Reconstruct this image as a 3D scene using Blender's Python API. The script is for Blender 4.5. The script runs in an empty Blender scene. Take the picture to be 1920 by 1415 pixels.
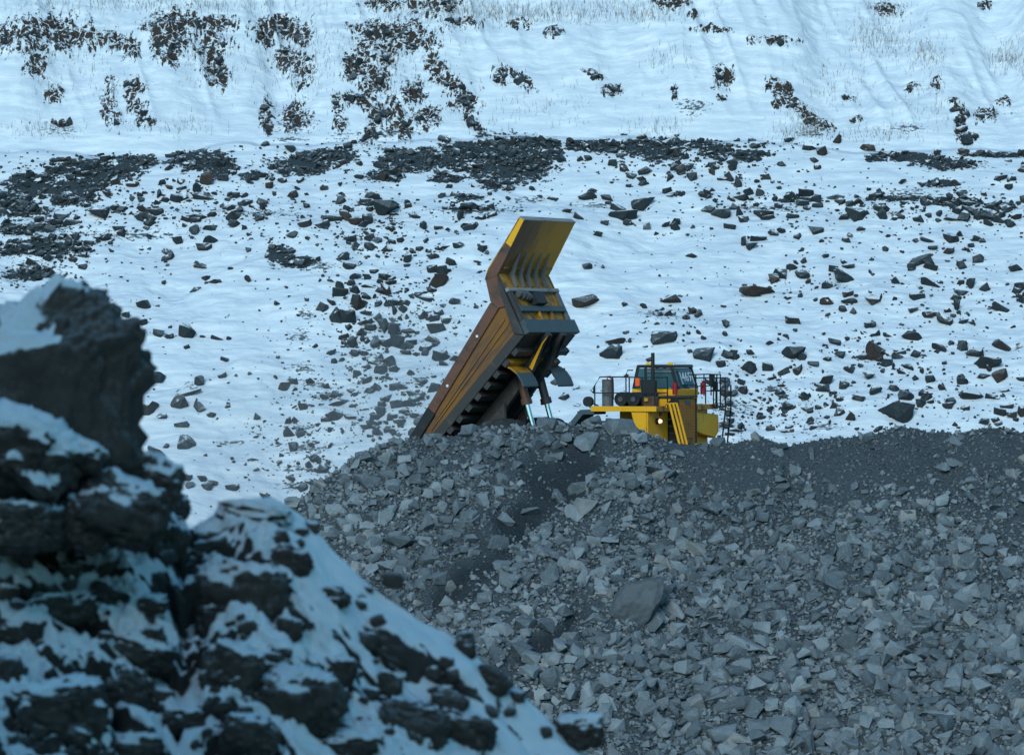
import bpy, bmesh, math, random
import numpy as np
from mathutils import Vector, Matrix

# ------------------------------------------------------------------ camera, world, sun, exposure
scene = bpy.context.scene
COL = scene.collection
F = 8000.0                       # focal length in photograph pixels (1920 wide)
cam_data = bpy.data.cameras.new("camera")
cam_data.sensor_width = 36.0
cam_data.lens = 150.0
cam_data.clip_start = 0.5
cam_data.clip_end = 2000.0
cam_data.dof.use_dof = True
cam_data.dof.focus_distance = 167.0
cam_data.dof.aperture_fstop = 2.7
cam = bpy.data.objects.new("camera", cam_data)
cam.location = (0, 0, 0)
cam.rotation_euler = (math.radians(90), 0, 0)
COL.objects.link(cam)
scene.camera = cam

SUN_EL, SUN_AZ = math.radians(28), math.radians(195)   # azimuth measured from +Y clockwise: behind the camera, to its left
world = bpy.data.worlds.new("World")
scene.world = world
world.use_nodes = True
wn = world.node_tree
bg = wn.nodes["Background"]
sky = wn.nodes.new("ShaderNodeTexSky")
sky.sky_type = 'NISHITA'
sky.sun_disc = False
sky.sun_elevation = SUN_EL
sky.sun_rotation = SUN_AZ
sky.ozone_density = 3.0
sky.air_density = 1.6
sky.dust_density = 1.0
tint = wn.nodes.new("ShaderNodeMix"); tint.data_type = 'RGBA'; tint.blend_type = 'MULTIPLY'
tint.inputs[0].default_value = 1.0
tint.inputs[7].default_value = (0.42, 0.965, 1.17, 1)      # a cold, greenish blue winter dusk
wn.links.new(sky.outputs[0], tint.inputs[6])
wn.links.new(tint.outputs[2], bg.inputs[0])
bg.inputs[1].default_value = 0.092

sun_data = bpy.data.lights.new("sun", 'SUN')
sun_data.energy = 1.4
sun_data.angle = math.radians(25)
sun_data.color = (0.94, 0.985, 1.0)
sun = bpy.data.objects.new("sun", sun_data)
sd = Vector((math.sin(SUN_AZ) * math.cos(SUN_EL), math.cos(SUN_AZ) * math.cos(SUN_EL), math.sin(SUN_EL)))
sun.rotation_euler = (-sd).to_track_quat('-Z', 'Y').to_euler()
COL.objects.link(sun)

scene.view_settings.view_transform = 'Standard'
scene.view_settings.look = 'None'
scene.view_settings.exposure = 0.32
scene.view_settings.gamma = 1.0
scene.view_settings.use_curve_mapping = False
scene.render.engine = 'CYCLES'
scene.cycles.use_denoising = True
scene.cycles.max_bounces = 6
scene.cycles.diffuse_bounces = 3

rng = np.random.default_rng(7)
random.seed(7)

# ------------------------------------------------------------------ numpy noise
_perm = np.random.default_rng(3).permutation(512).astype(np.int64)
def _hash(i, j, k):
    return _perm[(_perm[(_perm[i & 511] + j) & 511] + k) & 511] / 255.5 - 1.0
def noise3(x, y, z):
    """smooth value noise in -1..1"""
    x, y, z = np.broadcast_arrays(np.asarray(x, float), np.asarray(y, float), np.asarray(z, float))
    xi, yi, zi = np.floor(x).astype(np.int64), np.floor(y).astype(np.int64), np.floor(z).astype(np.int64)
    fx, fy, fz = x - xi, y - yi, z - zi
    fx, fy, fz = [t * t * t * (t * (t * 6 - 15) + 10) for t in (fx, fy, fz)]
    def L(a, b, t): return a + (b - a) * t
    r = []
    for dz in (0, 1):
        a = L(_hash(xi, yi, zi + dz), _hash(xi + 1, yi, zi + dz), fx)
        b = L(_hash(xi, yi + 1, zi + dz), _hash(xi + 1, yi + 1, zi + dz), fx)
        r.append(L(a, b, fy))
    return L(r[0], r[1], fz)
def fbm(x, y, z=0.0, octv=4, gain=0.5, lac=2.07):
    s, a, f = 0.0, 1.0, 1.0
    for o in range(octv):
        s = s + a * noise3(x * f + 17.3 * o, y * f + 5.1 * o, z * f + 9.7 * o)
        a *= gain
        f *= lac
    return s
def sstep(a, b, x):
    t = np.clip((x - a) / (b - a), 0, 1)
    return t * t * (3 - 2 * t)

# ------------------------------------------------------------------ mesh helpers
def link(name, me, mat, parent=None, smooth=False):
    o = bpy.data.objects.new(name, me)
    COL.objects.link(o)
    if mat is not None and not me.materials:
        me.materials.append(mat)
    if parent is not None:
        o.parent = parent
    if smooth and len(me.polygons):
        me.polygons.foreach_set("use_smooth", np.ones(len(me.polygons), dtype=bool))
    return o
def np_mesh(name, verts, faces, smooth=False, attrs=None):
    """faces: (n,3) or (n,4) int array"""
    me = bpy.data.meshes.new(name)
    verts = np.asarray(verts, np.float32)
    faces = np.asarray(faces, np.int32)
    n, k = faces.shape
    me.vertices.add(len(verts))
    me.vertices.foreach_set("co", verts.ravel())
    me.loops.add(n * k)
    me.loops.foreach_set("vertex_index", faces.ravel())
    me.polygons.add(n)
    me.polygons.foreach_set("loop_start", np.arange(0, n * k, k, dtype=np.int32))
    me.polygons.foreach_set("loop_total", np.full(n, k, dtype=np.int32))
    me.polygons.foreach_set("use_smooth", np.full(n, bool(smooth)))
    me.update(calc_edges=True)
    for nm, val in (attrs or {}).items():
        a = me.attributes.new(nm, 'FLOAT', 'POINT')
        a.data.foreach_set("value", np.asarray(val, np.float32).ravel())
    return me
def grid_faces(nr, nc):
    i = np.arange(nr - 1)[:, None] * nc + np.arange(nc - 1)[None, :]
    return np.stack([i, i + 1, i + nc + 1, i + nc], -1).reshape(-1, 4)
def tag(o, label=None, cat=None, group=None, kind=None):
    if label: o["label"] = label
    if cat: o["category"] = cat
    if group: o["group"] = group
    if kind: o["kind"] = kind
    return o

# ------------------------------------------------------------------ node helpers
class NT:
    def __init__(self, name):
        self.m = bpy.data.materials.new(name)
        self.m.use_nodes = True
        self.t = self.m.node_tree
        self.b = self.t.nodes["Principled BSDF"]
    def n(self, typ, **kw):
        nd = self.t.nodes.new(typ)
        for k, v in kw.items():
            setattr(nd, k, v)
        return nd
    def l(self, a, b): self.t.links.new(a, b)
    def attr(self, name):
        nd = self.n("ShaderNodeAttribute"); nd.attribute_name = name
        return nd.outputs["Fac"]
    def coord(self, which="Object", scale=(1, 1, 1), rot=(0, 0, 0), loc=(0, 0, 0)):
        if which == "World":
            src = self.n("ShaderNodeNewGeometry").outputs["Position"]
        else:
            src = self.n("ShaderNodeTexCoord").outputs[which]
        mp = self.n("ShaderNodeMapping")
        mp.inputs["Scale"].default_value = scale
        mp.inputs["Rotation"].default_value = rot
        mp.inputs["Location"].default_value = loc
        self.l(src, mp.inputs[0])
        return mp.outputs[0]
    def noise(self, vec, scale, detail=5, rough=0.55, dist=0.0):
        nd = self.n("ShaderNodeTexNoise")
        nd.inputs["Scale"].default_value = scale
        nd.inputs["Detail"].default_value = detail
        nd.inputs["Roughness"].default_value = rough
        nd.inputs["Distortion"].default_value = dist
        self.l(vec, nd.inputs["Vector"])
        return nd.outputs["Fac"]
    def voro(self, vec, scale, out="Distance", feature='F1'):
        nd = self.n("ShaderNodeTexVoronoi"); nd.feature = feature
        nd.inputs["Scale"].default_value = scale
        self.l(vec, nd.inputs["Vector"])
        return nd.outputs[out]
    def math(self, op, a, b=0.0, clamp=False):
        nd = self.n("ShaderNodeMath"); nd.operation = op; nd.use_clamp = clamp
        for i, x in enumerate((a, b)):
            if isinstance(x, (int, float)): nd.inputs[i].default_value = x
            else: self.l(x, nd.inputs[i])
        return nd.outputs[0]
    def step(self, x, lo, hi):
        nd = self.n("ShaderNodeMapRange"); nd.interpolation_type = 'SMOOTHSTEP'
        self.l(x, nd.inputs["Value"])
        nd.inputs["From Min"].default_value = lo
        nd.inputs["From Max"].default_value = hi
        return nd.outputs[0]
    def mix(self, fac, a, b):
        nd = self.n("ShaderNodeMix"); nd.data_type = 'RGBA'
        if isinstance(fac, (int, float)): nd.inputs[0].default_value = fac
        else: self.l(fac, nd.inputs[0])
        for i, x in ((6, a), (7, b)):
            if isinstance(x, tuple): nd.inputs[i].default_value = (*x, 1) if len(x) == 3 else x
            else: self.l(x, nd.inputs[i])
        return nd.outputs[2]
    def fmix(self, fac, a, b):
        nd = self.n("ShaderNodeMix"); nd.data_type = 'FLOAT'
        for i, x in ((0, fac), (2, a), (3, b)):
            if isinstance(x, (int, float)): nd.inputs[i].default_value = x
            else: self.l(x, nd.inputs[i])
        return nd.outputs[0]
    def bump(self, h, strength=0.5, dist=0.1, normal=None):
        nd = self.n("ShaderNodeBump")
        nd.inputs["Strength"].default_value = strength
        nd.inputs["Distance"].default_value = dist
        self.l(h, nd.inputs["Height"])
        if normal is not None: self.l(normal, nd.inputs["Normal"])
        return nd.outputs[0]
    def normal_z(self):
        g = self.n("ShaderNodeNewGeometry")
        s = self.n("ShaderNodeSeparateXYZ")
        self.l(g.outputs["Normal"], s.inputs[0])
        return s.outputs[2]
    def rand(self):
        return self.n("ShaderNodeObjectInfo").outputs["Random"]
    def out(self, col=None, rough=0.8, normal=None, metal=0.0, spec=0.3):
        for nm, x in (("Base Color", col), ("Roughness", rough), ("Normal", normal), ("Metallic", metal), ("Specular IOR Level", spec)):
            if x is None: continue
            if isinstance(x, (int, float)): self.b.inputs[nm].default_value = x
            elif isinstance(x, tuple): self.b.inputs[nm].default_value = (*x, 1)
            else: self.l(x, self.b.inputs[nm])
        return self.m

SNOW = (0.80, 0.83, 0.87)
def mat_slope():
    t = NT("snow_slope")
    P = t.coord("Object")
    nz = t.noise(P, 0.9, 9, 0.62)
    nf = t.noise(P, 5.0, 6, 0.65)
    dirt = t.math('ADD', t.attr("dirt"), t.math('MULTIPLY', t.math('SUBTRACT', nz, 0.5), 1.5))
    dirt = t.math('ADD', dirt, t.math('MULTIPLY', t.math('SUBTRACT', nf, 0.5), 0.8))
    dm = t.step(dirt, 0.50, 0.58)
    # outcrops: ragged rock showing through, streaked down the slope
    Ps = t.coord("Object", (1.3, 0.40, 0.40), (0, math.radians(12), 0))
    ns = t.noise(Ps, 1.8, 10, 0.74, 0.5)
    ns2 = t.noise(t.coord("Object", (1, 0.35, 0.35), (0, math.radians(20), 0)), 6.0, 5, 0.6)
    oc = t.math('ADD', t.attr("outcrop"), t.math('MULTIPLY', t.math('SUBTRACT', ns, 0.5), 2.3))
    oc = t.math('ADD', oc, t.math('MULTIPLY', t.math('SUBTRACT', ns2, 0.5), 1.5))
    # fractured: snow lies in the joints between the blocks
    nn = t.n("ShaderNodeTexNoise"); nn.inputs["Scale"].default_value = 1.6; nn.inputs["Detail"].default_value = 6
    t.l(P, nn.inputs["Vector"])
    vm = t.n("ShaderNodeVectorMath"); vm.operation = 'MULTIPLY_ADD'
    t.l(nn.outputs["Color"], vm.inputs[0]); vm.inputs[1].default_value = (1.1, 1.1, 1.1); t.l(t.coord("Object", (1.0, 0.6, 0.6), (0, math.radians(20), 0)), vm.inputs[2])
    cell = t.voro(vm.outputs[0], 2.3, "Distance", 'DISTANCE_TO_EDGE')
    brk = t.math('ADD', cell, t.math('MULTIPLY', t.math('SUBTRACT', t.noise(P, 5.0, 7, 0.75), 0.5), 0.75))
    om = t.math('MULTIPLY', t.step(oc, 0.44, 0.56), t.step(brk, 0.02, 0.10))
    # specks of small debris
    sp = t.math('ADD', t.attr("speck"), t.math('MULTIPLY', t.math('SUBTRACT', t.noise(t.coord("Object", (0.7, 1.2, 1.2)), 5.5, 4, 0.7), 0.5), 2.6))
    spm = t.step(sp, 0.80, 0.92)
    gr = t.noise(P, 22.0, 4, 0.7)
    slate = t.mix(t.math('ADD', t.math('MULTIPLY', gr, 0.5), t.math('MULTIPLY', t.noise(P, 6.0, 6, 0.7), 0.5)), (0.006, 0.012, 0.016), (0.105, 0.135, 0.150))
    brown = t.mix(t.noise(P, 3.0, 5, 0.7), (0.018, 0.019, 0.021), (0.125, 0.082, 0.062))
    snow = t.mix(t.step(t.noise(t.coord("Object", (0.35, 1.6, 1.6)), 1.3, 6, 0.6), 0.35, 0.75), (0.64, 0.70, 0.78), (0.88, 0.90, 0.92))
    c = t.mix(t.math('MULTIPLY', spm, 0.9), snow, (0.05, 0.055, 0.06))
    c = t.mix(dm, c, slate)
    c = t.mix(om, c, brown)
    hs = t.math('ADD', t.math('MULTIPLY', t.noise(t.coord("Object", (0.5, 1.3, 1.3), (0, math.radians(14), 0)), 0.8, 8, 0.55, 0.8), 1.1), t.math('MULTIPLY', t.noise(P, 9.0, 4, 0.6), 0.10))
    rk = t.math('MAXIMUM', dm, om)
    h = t.math('ADD', hs, t.math('MULTIPLY', rk, t.math('SUBTRACT', t.math('MULTIPLY', t.noise(P, 7.0, 6, 0.75), 2.4), 0.9)))
    return t.out(c, 0.85, t.bump(h, 0.55, 0.30), spec=0.15)
def mat_bg_rock():
    t = NT("slate_boulder")
    P = t.coord("World")
    r = t.rand()
    tint = t.attr("tint")
    rr = t.math('FRACT', t.math('ADD', t.math('ADD', r, tint), 0.0))
    n1 = t.noise(P, 3.5, 6, 0.65)
    base = t.mix(n1, (0.012, 0.019, 0.024), (0.048, 0.060, 0.068))
    warm = t.mix(n1, (0.024, 0.019, 0.018), (0.075, 0.054, 0.045))
    red = t.attr("red")
    c = t.mix(t.math('ADD', red, t.math('MULTIPLY', t.step(rr, 0.75, 0.95), 0.55), True), base, warm)
    nz = t.normal_z()
    sn = t.math('ADD', nz, t.math('MULTIPLY', t.math('SUBTRACT', t.noise(P, 2.2, 5, 0.6), 0.5), 1.5))
    sn = t.math('ADD', sn, t.math('MULTIPLY', t.math('SUBTRACT', rr, 0.5), 0.35))
    sm = t.step(sn, 0.80, 0.98)
    dust = t.math('MULTIPLY', t.step(t.math('ADD', nz, t.math('MULTIPLY', t.math('SUBTRACT', t.noise(P, 8.0, 4, 0.7), 0.5), 1.2)), 0.2, 1.0), 0.20)
    c = t.mix(dust, c, (0.6, 0.64, 0.68))
    c = t.mix(sm, c, SNOW)
    return t.out(c, 0.85, t.bump(t.noise(P, 9.0, 6, 0.7), 0.55, 0.12), spec=0.25)
def mat_heap_rock(name="quarried_stone", k=1.0):
    t = NT(name)
    P = t.coord("World")
    r = t.math('FRACT', t.math('ADD', t.rand(), t.attr("tint")))
    n1 = t.noise(P, 2.6, 6, 0.65)
    a = t.mix(n1, (0.165, 0.192, 0.212), (0.37, 0.41, 0.44))
    b = t.mix(n1, (0.068, 0.084, 0.097), (0.165, 0.192, 0.212))
    w = t.mix(n1, (0.20, 0.195, 0.19), (0.36, 0.35, 0.34))
    c = t.mix(t.step(r, 0.15, 0.95), b, a)
    c = t.mix(t.math('MULTIPLY', t.step(r, 0.9, 0.97), 0.8), c, w)
    c = t.mix(t.math('MULTIPLY', t.step(t.noise(P, 0.22, 5, 0.6), 0.38, 0.68), 0.55), c, t.mix(n1, (0.075, 0.092, 0.107), (0.16, 0.19, 0.215)))
    if k != 1.0: c = t.mix(1.0 - k, c, (0.0, 0.0, 0.0))
    vein = t.step(t.math('ABSOLUTE', t.math('SUBTRACT', t.noise(P, 1.7, 3, 0.5, 1.0), 0.5)), 0.0, 0.012)
    c = t.mix(t.math('MULTIPLY', t.math('SUBTRACT', 1.0, vein), 0.35), c, (0.4, 0.4, 0.4))
    return t.out(c, 0.9, t.bump(t.noise(P, 8.0, 7, 0.72), 0.6, 0.10), spec=0.2)
def mat_heap_soil():
    t = NT("crushed_stone_fines")
    P = t.coord("World")
    n1 = t.noise(P, 1.1, 7, 0.65)
    n2 = t.noise(P, 14.0, 5, 0.75)
    c = t.mix(n2, (0.042, 0.056, 0.068), (0.135, 0.165, 0.188))
    c = t.mix(t.math('MULTIPLY', n1, 0.5), c, (0.055, 0.065, 0.075))
    c = t.mix(t.math('MULTIPLY', t.attr("chute"), 0.95), c, t.mix(n2, (0.018, 0.025, 0.031), (0.055, 0.068, 0.079)))
    peb = t.math('SUBTRACT', 1.0, t.voro(P, 11.0))
    h = t.math('ADD', t.math('MULTIPLY', peb, 0.5), t.noise(P, 6.0, 8, 0.75))
    return t.out(c, 0.95, t.bump(h, 0.9, 0.16), spec=0.1)
def mat_near(name, th, sc, dark, light):
    """rock that carries settled snow on its flatter tops"""
    t = NT(name)
    P = t.coord("World")
    n1 = t.noise(P, 4.0 * sc, 8, 0.72)
    n2 = t.noise(P, 18.0 * sc, 6, 0.7)
    c = t.mix(t.math('ADD', t.math('MULTIPLY', n1, 0.7), t.math('MULTIPLY', n2, 0.3)), dark, light)
    c = t.mix(t.math('MULTIPLY', t.step(t.noise(P, 1.3 * sc, 3), 0.5, 0.75), 0.5), c, (0.055, 0.042, 0.034))
    Pf = t.coord("World", (1.0, 1.0, 0.5))
    sn = t.math('ADD', t.attr("up"), t.math('MULTIPLY', t.math('SUBTRACT', t.noise(Pf, 2.2 * sc, 5, 0.6, 0.3), 0.5), 1.1))
    sn = t.math('ADD', sn, t.math('MULTIPLY', t.math('SUBTRACT', t.noise(Pf, 9.0 * sc, 4, 0.6), 0.5), 0.45))
    sn = t.math('ADD', sn, t.attr("snow"))
    sm = t.step(sn, th, th + 0.12)
    dust = t.math('MULTIPLY', t.step(t.math('ADD', t.normal_z(), t.math('MULTIPLY', t.math('SUBTRACT', n2, 0.5), 1.8)), 0.15, 1.1), 0.24)
    c = t.mix(dust, c, (0.55, 0.6, 0.65))
    snc = t.mix(t.noise(P, 2.0 * sc, 5, 0.6), (0.62, 0.68, 0.74), (0.82, 0.85, 0.88))
    c = t.mix(sm, c, snc)
    bs = t.fmix(sm, n1, t.math('MULTIPLY', t.noise(P, 5.0 * sc, 4, 0.5), 0.35))
    bs = t.math('ADD', bs, t.math('MULTIPLY', sm, 0.5))
    return t.out(c, 0.85, t.bump(bs, 0.8, 0.09), spec=0.2)

M = {}
M["slope"] = mat_slope()
M["boulder"] = mat_bg_rock()
M["stone"] = mat_heap_rock()
M["chips"] = mat_heap_rock("stone_chippings", 0.62)
M["soil"] = mat_heap_soil()
M["near_ground"] = mat_near("near_snow_bank", 0.27, 1.0, (0.014, 0.014, 0.015), (0.105, 0.096, 0.088))
M["near_rock"] = mat_near("near_snowy_rock", 0.60, 1.0, (0.011, 0.011, 0.012), (0.150, 0.127, 0.108))
# ------------------------------------------------------------------ projecting between the photograph and the ground
UC, VC = 960.0, 707.5
def to_px(x, y, z):
    return UC + F * x / y, VC - F * z / y
def blobs(u, v, lst):
    """soft patches: 0.5 on each ellipse's rim, 1 at its centre"""
    out = np.zeros_like(u)
    for e in lst:
        cu, cv, ru, rv = e[:4]
        a = math.radians(e[4]) if len(e) > 4 else 0.0
        du, dv = u - cu, v - cv
        x = (du * math.cos(a) + dv * math.sin(a)) / ru
        y = (-du * math.sin(a) + dv * math.cos(a)) / rv
        out = np.maximum(out, np.clip(1 - 0.5 * np.sqrt(x * x + y * y), 0, 1))
    return out
def hit(h, u, v, y0, y1, dy=0.2):
    """where the camera's line of sight through photograph pixel (u, v) meets the height field h(x, y)"""
    u = np.atleast_1d(np.asarray(u, float)); v = np.atleast_1d(np.asarray(v, float))
    ys = np.arange(y0, y1, dy)
    a = (u - UC)[:, None] / F
    b = -(v - VC)[:, None] / F
    d = h(a * ys[None, :], np.broadcast_to(ys[None, :], (len(u), len(ys)))) - b * ys[None, :]
    k = np.argmax(d > 0, axis=1)
    ok = d[np.arange(len(u)), k] > 0
    lo = ys[np.maximum(k - 1, 0)]; hi = ys[k]
    for _ in range(14):
        m = 0.5 * (lo + hi)
        g = h(a[:, 0] * m, m) - b[:, 0] * m > 0
        hi = np.where(g, m, hi); lo = np.where(g, lo, m)
    return a[:, 0] * hi, hi, b[:, 0] * hi, ok

# ------------------------------------------------------------------ the snowy pit slope behind
BENCH_U = [-2000, -200, 0, 130, 300, 450, 700, 1000, 1300, 1500, 1650, 1920, 2400, 4000]
BENCH_V = [300, 290, 284, 290, 293, 277, 266, 262, 262, 272, 285, 288, 285, 300]
DIRT = [(950,305,70,42),(905,288,60,20),(1010,290,48,28),(770,300,62,22),(1130,276,70,10),(1220,278,62,18),(1345,285,30,15),(1400,292,28,10),
        (567,308,58,20),(630,292,40,14),(380,303,58,20),(410,318,35,14),(170,335,80,22,-14),(150,312,60,12,-8),(60,350,50,22),(20,375,40,18),
        (140,372,42,14),(80,465,75,16),(40,430,42,9),(40,398,50,8),(525,477,24,16),(560,492,40,8),(1690,295,70,8),(1780,308,60,12),(1870,291,60,5),
        (870,372,30,7),(880,392,40,6),(60,515,45,10),(250,300,40,10),(480,330,30,8),(720,330,40,10),(840,335,40,8),(1490,375,30,4),
        (1760,345,35,6),(1690,372,60,5),(1790,380,50,5),(1880,385,30,6),(850,300,50,22),(1290,270,50,8)]
OUTC = [(90,60,58,22),(70,75,40,18),(130,78,48,16),(10,75,20,20),(65,120,14,18,30),(205,80,28,13),(245,92,12,18),(330,48,38,20),(400,45,35,10),(320,80,24,24),
        (310,108,15,12),(395,90,24,24),(405,130,16,24),(410,155,12,14),(520,52,34,15),(560,65,18,18),(500,75,12,15),(540,110,20,18),(568,140,15,28),
        (205,195,9,30),(213,225,12,14),(252,165,18,12),(258,205,14,14),(270,230,14,9),(102,180,13,12),(115,230,15,5),(500,215,9,24),(500,246,8,6),
        (555,218,20,18),(630,200,8,18),(635,235,10,10),(730,58,52,14),(720,100,20,20),(680,105,11,25),(740,75,40,14),(782,78,26,18),(700,150,22,20),
        (690,190,18,12),(775,175,16,20),(818,130,12,22,-25),(848,160,14,20,-30),(872,192,18,18,-30),(740,215,14,24,-15),(705,215,12,18),(760,245,12,15),
        (695,255,13,12),(880,225,14,8,40),(898,240,12,6,40),(660,125,14,20),(655,180,12,8),(800,220,18,16),(945,138,13,13),(935,150,8,8),(982,152,20,8,40),
        (1115,142,14,6,20),(1148,170,14,9),(1040,62,12,8),(1265,172,6,10),(970,48,14,6),(870,45,30,8),(820,8,35,12),(730,10,40,8),(810,30,12,4),(1260,8,25,7),
        (1456,77,25,6),(1410,77,8,5),(1335,57,25,4),(1355,145,14,15),(1353,182,6,5),(1452,165,14,12),(1476,167,12,7,30),(1478,190,20,8,25),(1455,200,6,7),
        (1502,206,12,6,25),(1520,225,14,7,25),(1710,165,10,6,-25),(1757,160,8,10),(1785,190,8,6),(1800,208,18,8,35),(1800,232,8,16),(1815,260,13,9),
        (1590,185,12,4,15),(1606,226,9,4),(1660,20,18,8),(1880,195,12,4),(1850,215,14,8),(1300,30,8,5),(1850,10,10,6),(1545,235,14,6,30)]
SPECK = [(565,690,55,12),(590,720,45,14),(560,800,50,12),(570,840,70,14),(560,880,70,12),(555,910,50,10),(620,740,40,16),(575,590,25,18,35),(560,630,30,20),
         (430,830,50,8),(600,500,45,14),(90,420,80,30),(60,500,60,20),(250,440,120,14),(900,395,110,10),(1000,375,60,8),(1440,390,80,10),(1700,365,100,14),(1850,400,70,14),
         (1350,800,40,18),(1370,760,60,24),(1540,800,60,10),(720,330,50,10),(480,400,100,10),(1120,385,60,8),(1240,590,60,10),(1750,300,40,12),
         (640,255,30,10),(540,262,40,8),(1520,250,40,12),(110,245,50,10),(730,250,80,14),(560,235,50,20),(1700,240,50,10),(1300,200,40,20)]
SN, CS = 0.62, 178.0
def h_slope(x, y):
    u = UC + F * x / np.maximum(y, 60)
    vb = np.interp(u, BENCH_U, BENCH_V)
    yb = (8 + SN * CS) / (SN - (VC - vb) / F)          # where the line of sight to the bench meets the lower slope
    yb = yb + 0.35 * fbm(x * 0.35, 0.0, 12.0, 4)
    zb = -8 + SN * (yb - CS)
    wav = 0.55 * fbm(x * 0.11, y * 0.11, 3.0, 3) + 0.16 * fbm(x * 0.45, y * 0.6, 8.0, 4)
    z1 = -8 + SN * (y - CS) + wav * sstep(0, 6, yb - y)
    z1 = np.maximum(z1, -24 + 0.2 * wav)
    spur = 2.6 * (np.abs(noise3(x * 0.16 + 4.2, 0.02 * y, 1.5)) - 0.35) + 0.9 * noise3(x * 0.36, y * 0.10, 6.1) + 0.45 * np.abs(noise3(x * 0.9 + 0.3 * y, y * 0.15, 2.7)) + 0.10 * fbm(x * 1.1, y * 1.1, 2.2, 3)
    t = y - yb
    z2 = zb + 0.12 * np.minimum(t, 1.6) + 0.92 * np.maximum(t - 1.6, 0) - spur * sstep(1.6, 6, t) - 0.34 * np.maximum(t - 30, 0)
    return np.where(y < yb, z1, z2)
def axis(parts):
    return np.concatenate([np.arange(a, b, d) for a, b, d in parts])
gx = axis([(-120, -32, 3.0), (-32, 32, 0.085), (32, 121, 3.0)])
gy = axis([(100, 176, 1.5), (176, 226, 0.075), (226, 330, 3.0)])
X, Y = np.meshgrid(gx, gy)
Z = h_slope(X, Y)
U, V = to_px(X, Y, Z)
dirt, outc, speck = blobs(U, V, [(e[0], e[1], e[2] * 1.1, e[3] * 1.15, *e[4:]) for e in DIRT]), blobs(U, V, [(e[0], e[1], e[2] * 1.3, e[3] * 1.3, *e[4:]) for e in OUTC]), blobs(U, V, SPECK)
far = (np.abs(X) > 27) | (Y > 226)
more = sstep(0.15, 0.7, fbm(X * 0.2, Y * 0.2, 11.0, 4)) * 0.9
outc = np.where(far & (Y > 214), np.maximum(outc, more), outc)
bump = np.where(Y > 205, sstep(0.25, 0.75, outc) * (0.10 + 0.22 * fbm(X * 1.6, Y * 1.6, 5.0, 5)), sstep(0.3, 0.7, dirt) * 0.10 * fbm(X * 2.3, Y * 2.3, 5.0, 4))
Z = Z + np.clip(bump, -0.15, 0.6)
slope = link("snow_slope", np_mesh("snow_slope", np.stack([X, Y, Z], -1).reshape(-1, 3), grid_faces(len(gy), len(gx)), True,
             {"dirt": dirt, "outcrop": outc, "speck": speck}), M["slope"])
tag(slope, kind="structure")
del X, Y, Z, U, V

# ------------------------------------------------------------------ the heap of quarried stone the truck tips onto
CREST_U = [-1500, 0, 300, 480, 545, 600, 645, 685, 720, 780, 860, 900, 940, 1000, 1090, 1140, 1180, 1220, 1265, 1300, 1345, 1420, 1480, 1540, 1600, 1680, 1780, 1850, 1920, 2200, 4000]
CREST_V = [2300, 1500, 1170, 1000, 948, 905, 866, 842, 828, 818, 822, 806, 800, 796, 795, 790, 792, 806, 818, 826, 826, 816, 832, 820, 806, 800, 800, 804, 808, 815, 830]
CHUTE = [(1060,880,60,26,-47),(1000,950,90,30,-47),(900,1060,90,32,-45),(830,1110,80,26,-40),(1050,1180,90,20,-45),(1000,1230,60,22,-35),(960,870,50,16,-50),
         (1270,840,40,14,0),(1420,860,110,26),(1580,870,90,34),(1700,850,90,30),(1850,850,90,34),(1380,900,70,24),(1560,930,60,20),(1480,850,60,30),(1720,900,60,20),(1130,850,50,40,-60),
         (930,1000,60,20,-47)]
CHUTE_R = [(1055,890,95,46,-47),(975,985,95,40,-46),(875,1085,85,30,-42),(1040,1190,80,20,-45),(1265,838,26,14)]
def crest(x):
    yc = 160.0 + 0.5 * np.sin(x * 0.5) + 0.6 * noise3(x * 0.3, 0.0, 4.0)
    zc = -(np.interp(UC + F * x / yc, CREST_U, CREST_V) - VC) / F * yc - 0.12
    return yc, zc
def h_heap(x, y):
    yc, zc = crest(x)
    t = yc - y
    face = zc - 0.74 * t + 0.25 * sstep(0, 1.2, np.minimum(t, 1.2)) * 0
    n = 0.32 * fbm(x * 0.25, y * 0.25, 7.0, 3) * sstep(0.0, 3.0, np.abs(t)) + 0.07 * fbm(x * 1.3, y * 1.3, 2.0, 4)
    front = face + n
    front = np.maximum(front, -24.0 + 0.1 * n)
    plat = np.minimum(-4.33, zc - 0.5)
    back = np.maximum(zc + 0.8 * t, plat) + 0.04 * n
    z = np.where(t > 0, front, back) + 0.16 * fbm(x * 0.55, y * 0.3, 9.0, 3) * sstep(-14, -6, x) * sstep(4.0, 0.0, np.abs(t)) * (1 - np.exp(-((x - 5.9) / 2.0) ** 2)) - 0.10 * np.exp(-((x - 5.7) / 1.3) ** 2)
    return z
gx = axis([(-26, -12, 0.4), (-12, 21.5, 0.06), (21.5, 60, 0.8)])
gy = axis([(118, 142, 0.5), (142, 163.5, 0.06), (163.5, 192, 0.6)])
X, Y = np.meshgrid(gx, gy)
Z = h_heap(X, Y)
U, V = to_px(X, Y, Z)
ch = sstep(0.25, 0.8, blobs(U + 22 * fbm(U / 40, V / 40, 3.0, 3), V, CHUTE_R)) * (Y < 160)
Z -= 0.16 * ch
heap = link("stone_heap", np_mesh("stone_heap", np.stack([X, Y, Z], -1).reshape(-1, 3), grid_faces(len(gy), len(gx)), True, {"chute": ch}), M["soil"])
tag(heap, kind="structure")
del X, Y, Z, U, V
def h_heap2(x, y):
    z = h_heap(x, y)
    u, v = to_px(x, y, z)
    return z - 0.16 * sstep(0.25, 0.8, blobs(u + 22 * fbm(u / 40, v / 40, 3.0, 3), v, CHUTE_R)) * (y < 160)

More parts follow.
